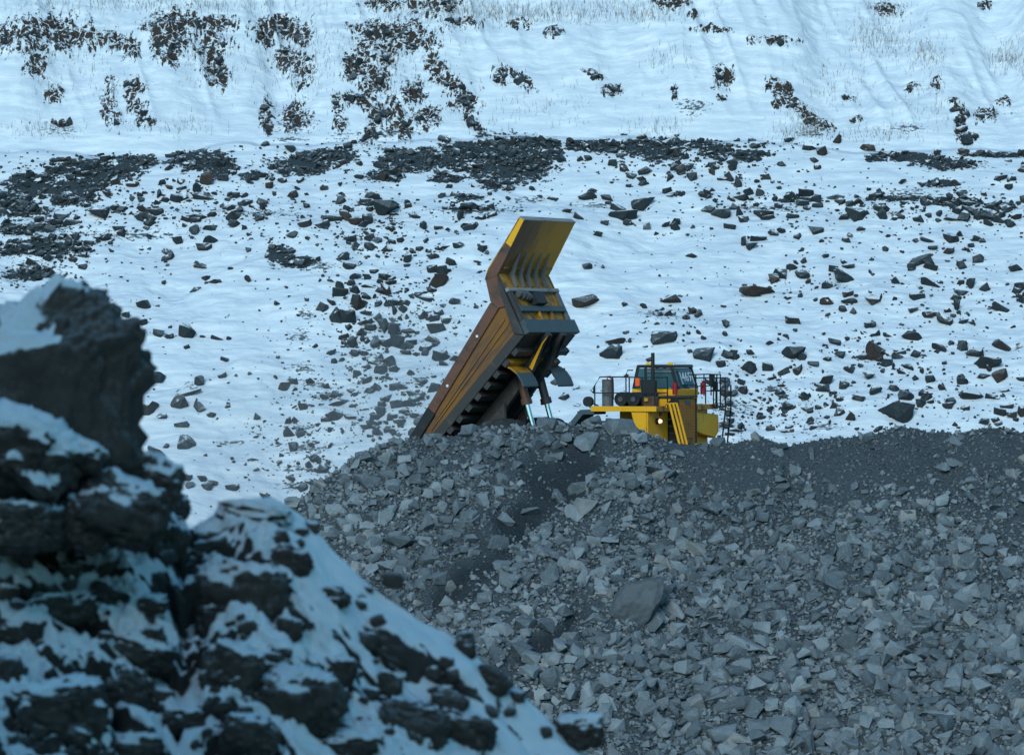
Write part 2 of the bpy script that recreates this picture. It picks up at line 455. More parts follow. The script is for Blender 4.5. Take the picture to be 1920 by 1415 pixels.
def vnormals(V, Fc):
    n = np.zeros_like(V)
    for t in ([0, 1, 2],) if Fc.shape[1] == 3 else ([0, 1, 2], [0, 2, 3]):
        fn = np.cross(V[Fc[:, t[1]]] - V[Fc[:, t[0]]], V[Fc[:, t[2]]] - V[Fc[:, t[0]]])
        for j in t:
            np.add.at(n, Fc[:, j], fn)
    return n / np.maximum(np.linalg.norm(n, axis=1), 1e-9)[:, None]

# ------------------------------------------------------------------ broken rock shapes
def rock_shape(seed, npts=15, flat=0.6, fine=0, boxy=0.55):
    r = random.Random(seed)
    bm = bmesh.new()
    for _ in range(npts):
        p = Vector((r.uniform(-1, 1), r.uniform(-1, 1), r.uniform(-1, 1)))
        m = max(abs(p.x), abs(p.y), abs(p.z))
        q = p / m                                   # on a box
        s = p.normalized()                          # on a ball
        p = q.lerp(s, boxy) * r.uniform(0.62, 1.0)
        bm.verts.new((p.x, p.y * r.uniform(0.75, 0.95), p.z * flat))
    bmesh.ops.convex_hull(bm, input=bm.verts[:], use_existing_faces=False)
    bmesh.ops.delete(bm, geom=[v for v in bm.verts if not v.link_faces], context='VERTS')
    if fine:
        bmesh.ops.bevel(bm, geom=bm.edges[:], offset=0.03, segments=1, affect='EDGES', profile=0.6, clamp_overlap=True)
        bmesh.ops.triangulate(bm, faces=bm.faces[:])
        bmesh.ops.subdivide_edges(bm, edges=[e for e in bm.edges if e.calc_length() > 0.28], cuts=fine, use_grid_fill=True)
        bmesh.ops.triangulate(bm, faces=bm.faces[:])
    bm.verts.ensure_lookup_table()
    V = np.array([v.co[:] for v in bm.verts])
    Fc = np.array([[v.index for v in f.verts] for f in bm.faces]) if all(len(f.verts) == 3 for f in bm.faces) else None
    if Fc is None:
        bmesh.ops.triangulate(bm, faces=bm.faces[:])
        bm.verts.index_update()
        Fc = np.array([[v.index for v in f.verts] for f in bm.faces])
    bm.free()
    if fine:
        s = seed * 3.1
        d = 0.08 * fbm(V[:, 0] * 1.6 + s, V[:, 1] * 1.6, V[:, 2] * 1.6, 2) + 0.06 * fbm(V[:, 0] * 4.5 + s, V[:, 1] * 4.5, V[:, 2] * 4.5, 3)
        V = V * (1 + d[:, None])
    lo, hi = V.min(0), V.max(0)
    V = (V - (lo + hi) / 2) / (hi - lo).max() * 2          # longest side 2
    return V, Fc
SMALL = [rock_shape(100 + i, 11 + i % 5, 0.45 + 0.4 * ((i * 7) % 10) / 10, 0, 0.35 + 0.06 * (i % 6)) for i in range(24)]
BIG = [rock_shape(300 + i, 11 + i % 6, 0.5 + 0.35 * ((i * 3) % 7) / 7, 1, 0.10 + 0.08 * (i % 6)) for i in range(24)]
def rand_rot(n, r, tilt=None):
    """n rotation matrices; with tilt (radians) the flat side stays near level"""
    if tilt is None:
        q = r.normal(size=(n, 4)); q /= np.linalg.norm(q, axis=1)[:, None]
    else:
        a = r.uniform(0, 2 * np.pi, n); b = r.normal(0, tilt, n); c = r.uniform(0, 2 * np.pi, n)
        qz = np.stack([np.cos(a / 2), 0 * a, 0 * a, np.sin(a / 2)], 1)
        qt = np.stack([np.cos(b / 2), np.sin(b / 2) * np.cos(c), np.sin(b / 2) * np.sin(c), 0 * b], 1)
        w1, x1, y1, z1 = qt.T; w2, x2, y2, z2 = qz.T
        q = np.stack([w1*w2-x1*x2-y1*y2-z1*z2, w1*x2+x1*w2+y1*z2-z1*y2, w1*y2-x1*z2+y1*w2+z1*x2, w1*z2+x1*y2-y1*x2+z1*w2], 1)
    w, x, y, z = q.T
    return np.stack([np.stack([1-2*(y*y+z*z), 2*(x*y-z*w), 2*(x*z+y*w)], -1),
                     np.stack([2*(x*y+z*w), 1-2*(x*x+z*z), 2*(y*z-x*w)], -1),
                     np.stack([2*(x*z-y*w), 2*(y*z+x*w), 1-2*(x*x+y*y)], -1)], 1)
def merged(name, shapes, pos, size, rot, tint, mat):
    """many loose stones too small and too many to count, as one mesh"""
    vs, fs, ts, off = [], [], [], 0
    pick = np.arange(len(pos)) % len(shapes)
    for k, (V, Fc) in enumerate(shapes):
        i = np.where(pick == k)[0]
        if not len(i): continue
        W = np.einsum('nij,vj->nvi', rot[i], V) * (size[i] / 2)[:, None, None] + pos[i][:, None, :]
        vs.append(W.reshape(-1, 3))
        fs.append((Fc[None] + (off + np.arange(len(i)) * len(V))[:, None, None]).reshape(-1, 3))
        ts.append(np.repeat(tint[i], len(V)))
        off += len(i) * len(V)
    return link(name, np_mesh(name, np.concatenate(vs), np.concatenate(fs), False, {"tint": np.concatenate(ts)}), mat)
# ------------------------------------------------------------------ boulders lying on the snow slope, read off the photograph: crop offset, then (x, y, w, h[, tilt, red])
def crop(ox, oy, lst):
    return [(ox + e[0] / 3, oy + e[1] / 3, e[2] / 3, e[3] / 3, e[4] if len(e) > 4 else 0, e[5] if len(e) > 5 else 0) for e in lst]
BG = crop(1280, 471, [(420,230,200,80,-5,1),(515,155,60,60,0,1),(560,125,75,60),(670,135,85,65),(845,95,55,45),(925,155,165,62,28),(930,78,70,45),(805,35,35,35),(1330,55,160,60,-25),
  (1395,92,80,50),(1285,107,45,30),(1560,78,60,50),(1660,40,70,55),(1865,88,80,55),(1195,167,45,50),(1385,180,120,45,28),(1620,175,50,65),(1320,257,90,45),(1335,210,45,28),
  (1075,270,100,65,0,1),(925,240,65,45),(935,280,90,35),(815,283,90,50,0,1),(963,335,40,45),(1545,300,40,95),(1570,230,90,30),(1380,357,75,48),(1785,320,100,45,25),(1890,197,65,45),
  (1905,275,30,60),(620,390,85,60),(815,362,30,40),(1070,412,80,35),(1490,390,105,60,35),(1580,395,60,28),(1630,410,50,28),(1860,430,40,25),(1290,485,120,70,10),(1150,470,55,30),
  (1095,545,130,125,0,1),(1015,595,75,40),(1215,585,80,50),(1310,580,45,50,30),(855,510,80,40,15),(925,497,40,30),(625,580,130,90),(490,525,65,22),(120,575,120,80),(285,578,50,55),
  (215,635,60,45),(375,655,95,75),(480,650,60,60),(515,708,40,30),(1445,540,80,50),(1510,522,40,28),(1575,530,60,65),(1650,572,105,60),(1720,635,150,85),(1790,700,90,80,0,1),
  (1800,535,115,55,38),(1885,535,40,40),(1700,705,80,40),(1575,730,65,45),(1400,720,65,50),(1460,760,45,50),(1395,770,40,25),(1310,720,40,28),(1045,705,70,65),(805,725,80,65),
  (790,775,90,40,-15),(905,755,60,45),(960,740,35,25),(1085,780,75,60),(990,828,75,35),(1245,805,110,70),(1235,900,200,120),(1340,855,60,50),(1630,810,130,80,-20),(1745,815,80,38),
  (1505,845,65,45),(1800,790,60,18),(1820,872,80,28),(1900,900,45,65),(1855,920,60,45),(1775,965,50,30),(945,930,55,60),(690,893,60,35),(860,870,60,40,15),(495,893,45,40),
  (335,780,60,45),(335,735,50,40),(420,787,35,28),(265,915,55,45),(440,935,60,28),(425,975,35,20),(490,997,55,28),(600,985,60,25),(590,1010,80,28),(730,998,55,15),(250,980,60,45),
  (265,1025,60,25),(555,762,60,20),(440,890,30,20),(1230,685,70,30,25),(20,370,45,40),(95,350,35,45),(30,465,30,28),(1905,720,60,30)])
BG += crop(200, 471, [(340,30,70,55),(535,78,95,42),(555,150,50,35),(605,170,85,30),(495,215,60,30),(210,300,90,55),(55,327,40,35),(107,360,45,40),(145,412,60,28),(197,398,55,40),
  (295,460,65,50),(350,478,55,35),(452,452,95,95),(540,482,35,30),(620,485,80,35),(452,545,35,35),(262,715,140,75),(470,775,165,75,-30),(520,735,60,75),(415,850,110,90),(528,862,70,80),
  (230,880,110,80),(310,922,60,40),(590,920,55,30),(430,975,90,35),(447,1070,100,80),(335,1100,45,25),(280,1130,100,75),(320,1200,95,65),(445,1270,90,40),(538,1278,55,40),
  (597,1300,65,30),(470,1315,50,40),(632,1098,30,20),(705,1168,30,22),(1305,232,90,60),(1365,80,75,50),(1405,285,85,90),(1265,295,70,20),(1295,355,80,90),(1365,370,100,90),
  (1460,348,75,25),(1400,145,65,40),(1480,198,90,25),(1570,210,65,70,0,1),(1600,180,70,40),(1505,115,55,30),(1590,148,80,35),(1690,85,35,25),(1690,40,50,60),(1865,160,110,90,0,1),
  (1870,110,85,60),(1795,268,95,35),(1685,290,50,30),(1795,360,65,50),(1860,350,60,50),(1850,435,110,60),(1895,310,45,30),(1715,255,50,25),(1690,375,40,25),(1550,420,70,85),
  (1620,440,80,80),(1700,452,70,40,-20),(1430,458,70,50),(1360,435,50,30),(1485,430,70,45),(1365,510,65,80),(1510,510,55,75),(1635,510,110,80),(1715,517,65,40),(1795,540,75,55),
  (1840,505,95,40,30),(1260,567,55,38),(1445,570,60,40),(1580,612,85,55),(1500,610,90,60),(1680,572,65,35),(1743,583,45,30),(1890,590,100,80),(1410,690,50,50),(1460,650,50,35),
  (1540,665,75,55),(1620,660,60,40),(1460,725,55,50),(1510,775,50,40),(1620,760,60,45),(1710,690,35,40),(1760,730,90,45),(1840,775,80,70),(1575,825,70,45),(1540,905,60,70),
  (1545,860,50,40),(1730,830,90,60),(1690,865,70,50),(1725,925,55,35),(1290,905,140,60),(1290,860,85,40),(1335,842,50,35),(1395,805,50,25),(1650,955,80,30),(1265,995,45,35),
  (1520,1015,55,40),(1583,1005,45,40),(1535,970,50,25),(1325,1018,40,25),(1900,630,60,40)])
BG += crop(1280, 0, [(600,790,60,35),(865,785,50,55,0,1),(780,850,60,60),(720,835,80,35),(1045,830,85,40,0,1),(1580,850,65,40,0,1),(1600,780,70,65),(15,880,40,45),(20,940,60,45),
  (165,965,40,45,0,1),(220,1005,65,30),(313,1020,40,70),(420,1025,40,35,0,1),(690,1090,90,50),(665,1140,80,40),(865,1105,110,35),(890,1130,65,45),(755,1155,65,35),(1080,1100,80,45,-15),
  (970,1205,115,85),(1125,1175,80,50),(1000,1155,45,25),(145,1175,85,45),(215,1200,110,55),(290,1165,60,35),(350,1163,45,25),(455,1200,110,45),(480,1225,90,35),(320,1195,40,55),
  (620,1218,70,28),(265,1275,70,40),(560,1300,70,35,30),(515,1320,60,25),(755,1295,85,50),(415,1345,95,35),(343,1360,30,75),(390,1385,70,45),(780,1360,45,18),(1510,1340,90,60),
  (1375,1348,80,35),(1310,1358,35,35),(1405,1395,60,30),(1685,1362,35,30),(1600,1140,90,50),(1620,1180,110,45),(1580,1215,75,70),(1510,1232,80,35),(1715,1215,90,65),(1740,1150,75,45),
  (1820,1172,90,50),(1445,1207,50,28),(1440,1245,35,28),(1790,1000,80,40),(1835,908,40,35),(1520,1030,50,40),(1220,1215,75,35,20),(1880,1225,60,45),(325,1112,95,40),(140,1112,60,25)])
BG += crop(640, 0, [(1690,1005,55,40),(1380,1105,110,55),(1405,1075,60,35),(1185,1120,65,25),(1495,1115,70,45),(1560,1165,110,45),(1590,1215,160,70),(1690,1145,130,75),(1835,1075,60,35),
  (1615,1050,40,25),(1885,865,40,60),(1525,920,55,45),(1590,950,45,40),(1480,1260,40,35),(1335,1215,60,45),(605,1055,50,28),(565,1100,45,35),(670,1220,40,60),(720,1165,100,55),
  (800,1165,90,30),(250,1180,150,110),(415,1215,75,35),(375,1165,60,25),(75,1240,90,55,0,1),(145,1235,65,65),(20,1215,70,60,0,1),(165,1335,60,45),(725,1278,50,25),(655,1380,65,45),
  (795,1395,55,40),(565,1395,80,35),(480,1360,55,25),(230,1000,60,50,0,1),(295,1010,45,45),(160,1100,70,45),(125,1140,80,30),(160,1385,65,45)])
BG += crop(0, 0, [(1170,1005,75,80,0,1),(1255,1000,65,45),(1020,1020,45,40),(950,1053,45,35,0,1),(910,1028,50,40),(1395,1010,45,45),(1585,1015,55,40),(1515,1045,45,45,0,1),(1145,1110,120,55),
  (1105,1065,50,60),(1000,1110,100,50),(605,1085,35,45,0,1),(750,1035,80,40,0,1),(560,1200,120,80),(690,1180,65,35),(870,1190,110,40),(890,1140,60,30),(785,1225,50,40),(840,1258,70,35),
  (400,1255,90,40),(670,1283,75,28),(1055,1225,70,55),(1120,1220,80,35),(1190,1205,60,40),(1290,1165,80,35),(1310,1220,80,60),(1330,1255,90,40),(1185,1278,80,40),(1475,1130,70,45),
  (1385,1140,80,35),(1325,1100,60,35),(1460,1225,55,50),(1860,1230,120,40),(1000,1355,60,55),(1180,1355,85,55),(1145,1390,90,50)])
BG += [(1100,566,50,28,0,1),(1258,562,40,20,0,0),(1145,660,42,34,0,0),(1155,640,40,18,0,0),(1245,632,50,24,0,0),(1207,574,14,12,0,0),(1040,715,18,14,0,0),(1185,330,20,14,0,0)]
BG = sorted(BG, key=lambda e: -e[2] * e[3])
BG_MORE = BG[300:]
BG = BG[:300]
RANK = ["largest", "second largest", "third largest", "fourth largest"]
def rank_labels(items, group_word, first=4):
    """items: (object, size, look, place). The biggest of each look at each place get labels of their own; the others, which nothing tells apart, share one"""
    by = {}
    for it in items:
        by.setdefault((it[2], it[3]), []).append(it)
    for (look, place), v in by.items():
        v.sort(key=lambda t: -t[1])
        if len(v) == 1:
            tag(v[0][0], f"lone {look} {place}", v[0][4], group_word)
            continue
        for k, t in enumerate(v):
            if k < first or len(v) == first + 1:
                tag(t[0], f"{(RANK + ['fifth largest'])[k]} {look} {place}", t[4], group_word)
            else:
                tag(t[0], f"small {look} {place}", t[4], f"smaller {look} {place}")
BG_PLACES = [
 ("under the dark band at the ledge's low end", 200, 345), ("below the dark patches before the ledge's dip", 370, 345), ("in the rubble field beneath the long scree ridge", 340, 400),
 ("near the dark scree uphill of the broad bare snow", 130, 415), ("under the dark ledge between two slate patches", 480, 345), ("downhill of the small scree tongue", 620, 400),
 ("beneath the widest dark patch on the ledge", 730, 350), ("high above the tipped dump body", 830, 400), ("close beyond the raised canopy's outer edge", 880, 470),
 ("on bare snow above the canopy top", 1130, 385), ("below the ledge beyond the canopy top", 1190, 330), ("on the ledge uphill of the cab", 1300, 290),
 ("on snow below the ledge's dark crumbs", 1370, 340), ("in the loose row halfway up over the cab", 1350, 395), ("on the ledge under the grassy gully", 1540, 275),
 ("in the mid slope row under the gully", 1520, 385), ("beside the big pointed boulder in the row", 1620, 395), ("at the ledge's far end under the streaked outcrop", 1830, 290),
 ("in the dense row by the picture edge", 1830, 390), ("on snow just below the dense row", 1760, 455), ("on the open slope under the pale row", 1440, 450),
 ("round the brown flat slab", 1440, 535), ("around the long tilted slab", 1590, 520), ("on the slope by two tilted black blocks", 1740, 500), ("by the picture edge below the dense row", 1880, 540),
 ("on snow beneath the round brown boulder", 1660, 640), ("around the snow topped flat slab", 1480, 660), ("uphill of the cab roof", 1240, 600), ("on snow beside the cab", 1340, 690),
 ("by the truck's far railings", 1400, 760), ("in the cluster near the big dark block", 1830, 680), ("around the huge snow topped block above the heap", 1690, 770),
 ("on snow just above the heap's far crest", 1480, 800), ("by the picture edge above the heap", 1880, 770), ("on bare snow beside the tall near rock", 290, 620), 
 ("in the cluster beside the tall near rock", 340, 730), ("on hazy snow low by the tall near rock", 330, 880), ("on the wide bare snow field", 390, 510),
 ("at the top of the boulder train", 650, 520), ("in the boulder train level with the canopy", 710, 545), ("in the boulder train beside the dump body", 740, 620), ("in the boulder train below the dump body's top rail", 720, 700),
 ("beside the snow split boulder", 640, 590), ("in the pale rubble behind the tailgate", 770, 720), ("on snow around the striped rock pile", 640, 770), ("near the heap's crest behind the tail", 700, 800), ("against the dump body's top rail", 830, 620),
 ("between the hoist and the cab", 1060, 700), ("beside the raised front wall", 1110, 570), ("on snow between front wall and cab", 1150, 645)]
def look_bg(e, sx):
    w, h, red = e[2], e[3], e[5]
    sh = "flat" if w > 2.0 * h else ("upright" if h > 1.15 * w else ("tilted" if abs(e[4]) > 12 else ("chunky" if w < 1.35 * h else "low")))
    return f"{sh} {'rusty brown' if red else 'dark slate'} boulder"
def fit_rock(V, w, h, d, tilt, r):
    """turn a rock shape so that it spans w across, h up and d in depth, in metres"""
    a = r.uniform(0, 2 * np.pi)
    b = r.normal(0, 0.25)
    ca, sa, cb, sb = math.cos(a), math.sin(a), math.cos(b), math.sin(b)
    V = V @ np.array([[ca, -sa, 0], [sa, ca, 0], [0, 0, 1]]).T @ np.array([[1, 0, 0], [0, cb, -sb], [0, sb, cb]]).T
    if r.random() < 0.5: V = V * np.array([1, 1, -1])
    ext = V.max(0) - V.min(0)
    V = V / ext * np.array([w, d, h])
    t = math.radians(tilt)
    return V @ np.array([[math.cos(t), 0, math.sin(t)], [0, 1, 0], [-math.sin(t), 0, math.cos(t)]]).T
def flip(V0, V, Fc):
    return Fc
def fix_normals(V, Fc):
    c = V.mean(0)
    n = np.cross(V[Fc[:, 1]] - V[Fc[:, 0]], V[Fc[:, 2]] - V[Fc[:, 0]])
    if ((V[Fc].mean(1) - c) * n).sum() < 0:
        Fc = Fc[:, ::-1]
    return Fc
u = np.array([e[0] for e in BG]); v = np.array([e[1] + 0.30 * e[3] for e in BG])
hx, hy, hz, ok = hit(h_slope, u, v, 120, 235)
items = []
for i, e in enumerate(BG):
    if not ok[i]: continue
    s = hy[i] / F
    w, h = e[2] * s * 1.05, e[3] * s * 1.08
    V, Fc = BIG[(i * 7) % len(BIG)]
    V = fit_rock(V, w, h, 0.55 * (w + h), e[4], rng)
    me = np_mesh("boulder", V, fix_normals(V, Fc), False, {"red": np.full(len(V), float(e[5]))})
    o = link("boulder", me, M["boulder"])
    o.location = (hx[i], hy[i] + 0.10 * w, hz[i] + 0.27 * e[3] * s)
    pl = min(BG_PLACES, key=lambda p: (p[1] - e[0]) ** 2 + 1.6 * (p[2] - e[1]) ** 2)[0]
    items.append((o, e[2] * e[3], look_bg(e, s), pl, "boulder"))
rank_labels(items, "boulders strewn over the snowy slope")
# loose chips and smaller stones between them
def bg_density(u, v):
    d = 0.05 + 0 * u
    for e in ((300,400,330,60,.9),(700,420,160,60,.8),(740,600,110,140,1.0),(720,760,110,70,.7),(1250,300,200,35,.9),(1400,390,160,40,.6),(1750,390,200,40,1.0),(1650,560,300,120,.35),
              (1600,750,330,90,.55),(1380,780,60,50,.9),(570,830,80,130,.8),(60,450,120,80,1.2),(330,300,300,30,.7),(900,390,150,30,.6),(1260,600,60,40,.6),(640,250,300,12,.5),(1150,270,400,10,1.0)):
        d = d + e[4] * np.exp(-((u - e[0]) / e[2]) ** 2 - ((v - e[1]) / e[3]) ** 2)
    return d
n = 30000
uu, vv = rng.uniform(-60, 1980, n), rng.uniform(262, 1000, n)
keep = rng.random(n) < bg_density(uu, vv) * (0.35 + 0.9 * sstep(-0.3, 0.6, fbm(uu / 60, vv / 30, 1.0, 3)))
uu, vv = uu[keep], vv[keep]
sz = np.clip(3.6 * rng.pareto(1.9, len(uu)) + 2.4, 2.2, 20)
for e in DIRT:
    k = int(e[2] * e[3] * 0.10) + 8
    a_, q_ = rng.uniform(0, 2 * np.pi, k), np.sqrt(rng.random(k)) * 1.15
    uu = np.concatenate([uu, e[0] + q_ * np.cos(a_) * e[2]]); vv = np.concatenate([vv, e[1] + q_ * np.sin(a_) * e[3]])
    sz = np.concatenate([sz, np.clip(3.5 * rng.pareto(2.0, k) + 3.0, 3, 16)])
uu = np.concatenate([uu, [e[0] for e in BG_MORE]]); vv = np.concatenate([vv, [e[1] for e in BG_MORE]]); sz = np.concatenate([sz, [0.5 * (e[2] + e[3]) for e in BG_MORE]])
hx, hy, hz, ok = hit(h_slope, uu, vv, 120, 235)
ok &= (vv > np.interp(uu, BENCH_U, BENCH_V) - 4)
P = np.stack([hx, hy, hz], 1)[ok]; sz = sz[ok] * P[:, 1] / F
P[:, 2] += 0.12 * sz
o = merged("rock_debris", SMALL, P, sz * 1.15, rand_rot(len(P), rng, 0.5), rng.random(len(P)), M["boulder"])
tag(o, kind="stuff")
# crumbs of rock on the outcrops of the upper face
cu, cv = [], []
for e in OUTC:
    k = int(10 + e[2] * e[3] * 0.075)
    a = rng.uniform(0, 2 * np.pi, k); q = np.sqrt(rng.random(k)) * 1.1
    t = math.radians(e[4] if len(e) > 4 else 0)
    x, y = q * np.cos(a) * e[2], q * np.sin(a) * e[3]
    cu.append(e[0] + x * math.cos(t) - y * math.sin(t)); cv.append(e[1] + x * math.sin(t) + y * math.cos(t))
cu, cv = np.concatenate(cu), np.concatenate(cv)
hx, hy, hz, ok = hit(h_slope, cu, cv, 150, 240)
P = np.stack([hx, hy - 0.02, hz], 1)[ok]
o = merged("outcrop_rubble", SMALL, P, np.clip(rng.pareto(2.2, len(P)) * 0.09 + 0.07, 0.06, 0.55), rand_rot(len(P), rng), rng.random(len(P)) * 0.5 + 0.5, M["boulder"])
tag(o, kind="stuff")
# ------------------------------------------------------------------ broken stone on the heap
HP = crop(520, 780, [(485,170,85,95),(385,245,90,90),(640,212,60,45),(715,240,80,45),(510,365,150,80),(720,305,80,90),(930,305,65,50),(1020,360,80,90),(940,405,60,60),(1025,525,75,90),
  (960,580,85,45),(880,580,80,65),(685,620,80,50),(510,620,130,55),(690,700,190,80,-10),(1085,85,110,75),(1465,165,95,95),(1515,45,110,75),(1740,140,140,100),(1550,230,110,60),(1255,445,55,35),
  (1420,535,110,50),(1245,715,115,90),(1690,405,120,80,-25),(1735,510,140,100),(1530,890,110,150),(1410,895,70,80),(1780,705,80,60),(1700,850,65,50),(1275,1195,140,75,10),(1130,305,80,70),
  (1360,65,50,60),(560,570,60,60),(350,510,90,60),(430,805,90,70),(965,1110,60,80),(150,440,110,50),(100,490,90,60),(250,380,100,55),(620,330,90,60),(430,460,90,60),(800,360,80,60),
  (870,440,80,60),(590,440,90,60),(760,510,80,70),(640,540,70,80),(360,600,80,60),(300,640,70,50),(480,700,80,60),(560,760,70,60),(640,860,70,50),(740,900,60,50),(1820,610,90,50,-30),
  (1640,780,70,50),(1350,1060,80,45),(1400,1000,90,50,-20),(1480,960,60,50)])
HP += crop(1100, 780, [(340,285,160,65),(215,350,100,70),(300,370,130,40,-10),(460,415,70,45),(590,440,110,90,-25),(495,1100,115,100),(520,860,120,90),(310,775,85,70),(770,795,80,70),(610,740,120,80),
  (1095,650,125,50,-35),(1085,310,125,38,-70),(1265,215,30,70),(960,780,85,55),(1110,830,80,90),(1220,800,90,60),(1350,815,75,65),(1640,920,80,110),(1800,560,100,70),(1430,675,60,45),
  (1620,655,75,45),(1515,700,95,70,30),(1380,960,110,100),(1370,895,160,50),(1000,1135,80,70),(1095,1145,100,110),(985,1195,100,80),(895,1175,80,70),(900,1275,310,85,5),(1145,1290,140,80),
  (1165,1330,80,35),(1790,1165,110,140),(1660,1255,120,90,25),(1530,1250,95,45,-30),(1540,1365,160,90,-20),(970,110,85,70),(1290,125,150,50),(1580,35,110,55),(590,100,150,70),(200,60,195,90),
  (1710,395,75,35),(1830,1000,90,35),(1000,1070,160,50,-10),(1170,960,70,45),(300,30,110,60),(410,60,110,50),(130,250,50,40),(90,610,90,50,-30),(120,520,90,60,-35),(400,330,90,60),(240,580,90,45),
  (1040,480,60,50),(1290,600,90,60),(1370,640,60,90),(700,620,70,40),(880,960,70,60),(690,900,80,60,30),(640,1010,80,60),(730,1130,90,45),(1250,1020,80,70),(1300,1130,80,60),(1450,1110,90,60),
  (1580,1060,80,70),(1880,840,80,70),(1880,680,70,50)])
HP += crop(1280, 945, [(1610,490,150,90,0),(1475,100,95,75),(1590,215,95,70),(1270,60,100,60),(1720,210,110,70),(1120,760,130,85,20),(1000,850,170,80,10),(870,835,130,60,-25),(870,460,110,80),
  (1130,420,80,100),(1050,1010,95,130),(1540,990,100,140),(1420,1010,130,60,10),(330,1120,240,90,-10),(560,1260,150,125),(430,1270,130,110),(695,1340,120,140,10),(830,1220,190,100,15),
  (1810,1250,140,115),(1470,1310,90,80),(1680,1340,120,110),(200,1080,230,55,-30),(60,1180,140,70,-25),(70,1280,130,100,-40),(220,1290,170,130),(860,1350,150,55,30),(1080,1350,120,80),
  (1440,1175,210,40),(730,940,90,60),(435,1000,160,100),(200,920,80,120),(1800,600,80,110),(1870,760,130,80,-35),(1700,690,90,55,35),(1560,880,70,60),(350,870,100,70),(480,860,110,45,-15),
  (620,900,80,60),(760,1010,80,60),(900,1020,90,70),(980,930,110,60,-20),(1200,1060,90,60),(1250,880,90,70),(1400,1250,110,60),(1600,1190,90,70),(1750,1150,100,60),(1860,1080,90,70),
  (1850,960,80,60),(130,1030,120,80),(620,1120,110,90),(720,1150,90,70),(940,1130,110,50),(1180,1180,110,70),(1270,1290,120,90),(1580,1390,140,70),(330,1390,180,70),(520,1390,140,60),(960,1290,110,70),
  (1190,1395,120,60),(1880,1370,130,80),(1000,600,80,60),(700,700,90,45),(560,740,80,60),(1400,760,90,60),(1480,620,90,60),(1300,500,100,45),(1690,560,80,60),(110,60,70,40),(300,150,90,50)])
BIGSTONE = (1197, 1131, 95, 118, -50)
def heap_density(u, v):
    d = 0.95 + 0 * u
    d = d - 0.86 * sstep(0.3, 0.7, blobs(u + 25 * fbm(u / 50, v / 50, 8.0, 3), v, CHUTE))
    d = d * np.where(u > 1280, 0.35 + 0.65 * sstep(860, 1000, v), 1.0)
    d = d * (1 - 0.90 * sstep(0.35, 0.75, blobs(u + 22 * fbm(u / 40, v / 40, 3.0, 3), v, CHUTE_R)))
    d = d * (0.55 + 0.45 * sstep(-0.55, 0.35, fbm(u / 95 + 0.3 * v / 95, v / 70, 4.0, 3)))
    return np.clip(d, 0.012, 1)
# fill the count of stones that show singly up to 300 with the next largest
extra = []
while len(HP) + len(extra) < 299:
    a, b = rng.uniform(560, 1915), rng.uniform(815, 1410)
    if b < np.interp(a, CREST_U, CREST_V) + 12 or (a < 1130 and b > np.interp(a, [545, 720, 880, 1000, 1130], [940, 1100, 1200, 1300, 1400])): continue
    if rng.random() > heap_density(np.array([a]), np.array([b]))[0]: continue
    w = rng.uniform(24, 36) * (0.75 + 0.5 * (b - 800) / 600)
    if any(abs(a - e[0]) < 0.45 * (e[2] + w) and abs(b - e[1]) < 0.45 * (e[3] + w) for e in HP + extra): continue
    extra.append((a, b, w * rng.uniform(0.9, 1.3), w * rng.uniform(0.55, 0.95), rng.choice([0, 0, -30, 25]), 0))
HP = HP + extra
HEAP_PLACES = [
 ("on the heap's low end beside the snow", 590, 930), ("near the heap's shoulder below the tail", 680, 870), ("under the tailgate on the crest", 780, 850), ("beneath the rear tyre on the crest", 880, 840),
 ("on the coarse flank under the tail", 720, 930), ("on the coarse flank beside the dark chute", 860, 900), ("low on the coarse flank above the near snow", 680, 1000), ("by the upper chute below the tyre", 830, 990),
 ("on the crest in front of the hoist rods", 1020, 805), ("on the crest in front of the wheel arch", 1150, 810), ("at the crest below the headlight", 1230, 830), ("on the crest below the radiator", 1300, 825),
 ("in the dark chute under the hoist", 960, 950), ("beside the chute under the hoist rods", 1090, 900), ("under the wheel arch below the crest", 1210, 900), ("below the crest under the ladder", 1310, 930),
 ("on the crest past the truck's nose", 1420, 825), ("on the crest under the huge snow topped block", 1620, 800), ("in the fines below the crest past the truck", 1500, 890), ("in the fines under the far crest", 1750, 900),
 ("by the picture edge under the crest", 1880, 880), ("between the chutes above the big boulder", 1040, 1060), ("above the big dark boulder", 1200, 1010), ("beside the big dark boulder", 1290, 1120),
 ("in the coarse band mid heap", 1440, 1010), ("in the coarse band near its long pillar stone", 1560, 1000), ("on the heap between crest fines and coarse band", 1650, 960), ("by the picture edge mid heap", 1850, 1020),
 ("under the big dark boulder", 1180, 1250), ("at the foot of the chute by the near snow", 950, 1190), ("at the heap's foot by the snow capped stone", 1150, 1340), ("round the long flat slab low on the heap", 1400, 1210),
 ("in the mid heap rubble by the pale stone", 1780, 1130), ("in the lower heap past the long slab", 1600, 1200), ("by the picture edge low on the heap", 1870, 1220), ("in the lowest row under the long slab", 1400, 1360),
 ("in the lowest row mid heap", 1560, 1370), ("in the lowest row by the picture corner", 1820, 1370), ("in the coarse rubble mid heap", 1540, 1110)]
def look_heap(e):
    w, h = e[2], e[3]
    return ("flat grey stone" if w > 2.0 * h else "tilted grey stone" if abs(e[4]) > 12 else "upright grey stone" if h > 1.12 * w else "chunky grey stone" if w < 1.35 * h else "squat grey stone")
u = np.array([e[0] for e in HP]); v = np.array([e[1] + 0.22 * e[3] for e in HP])
v = np.maximum(v, np.interp(u, CREST_U, CREST_V) + 3)

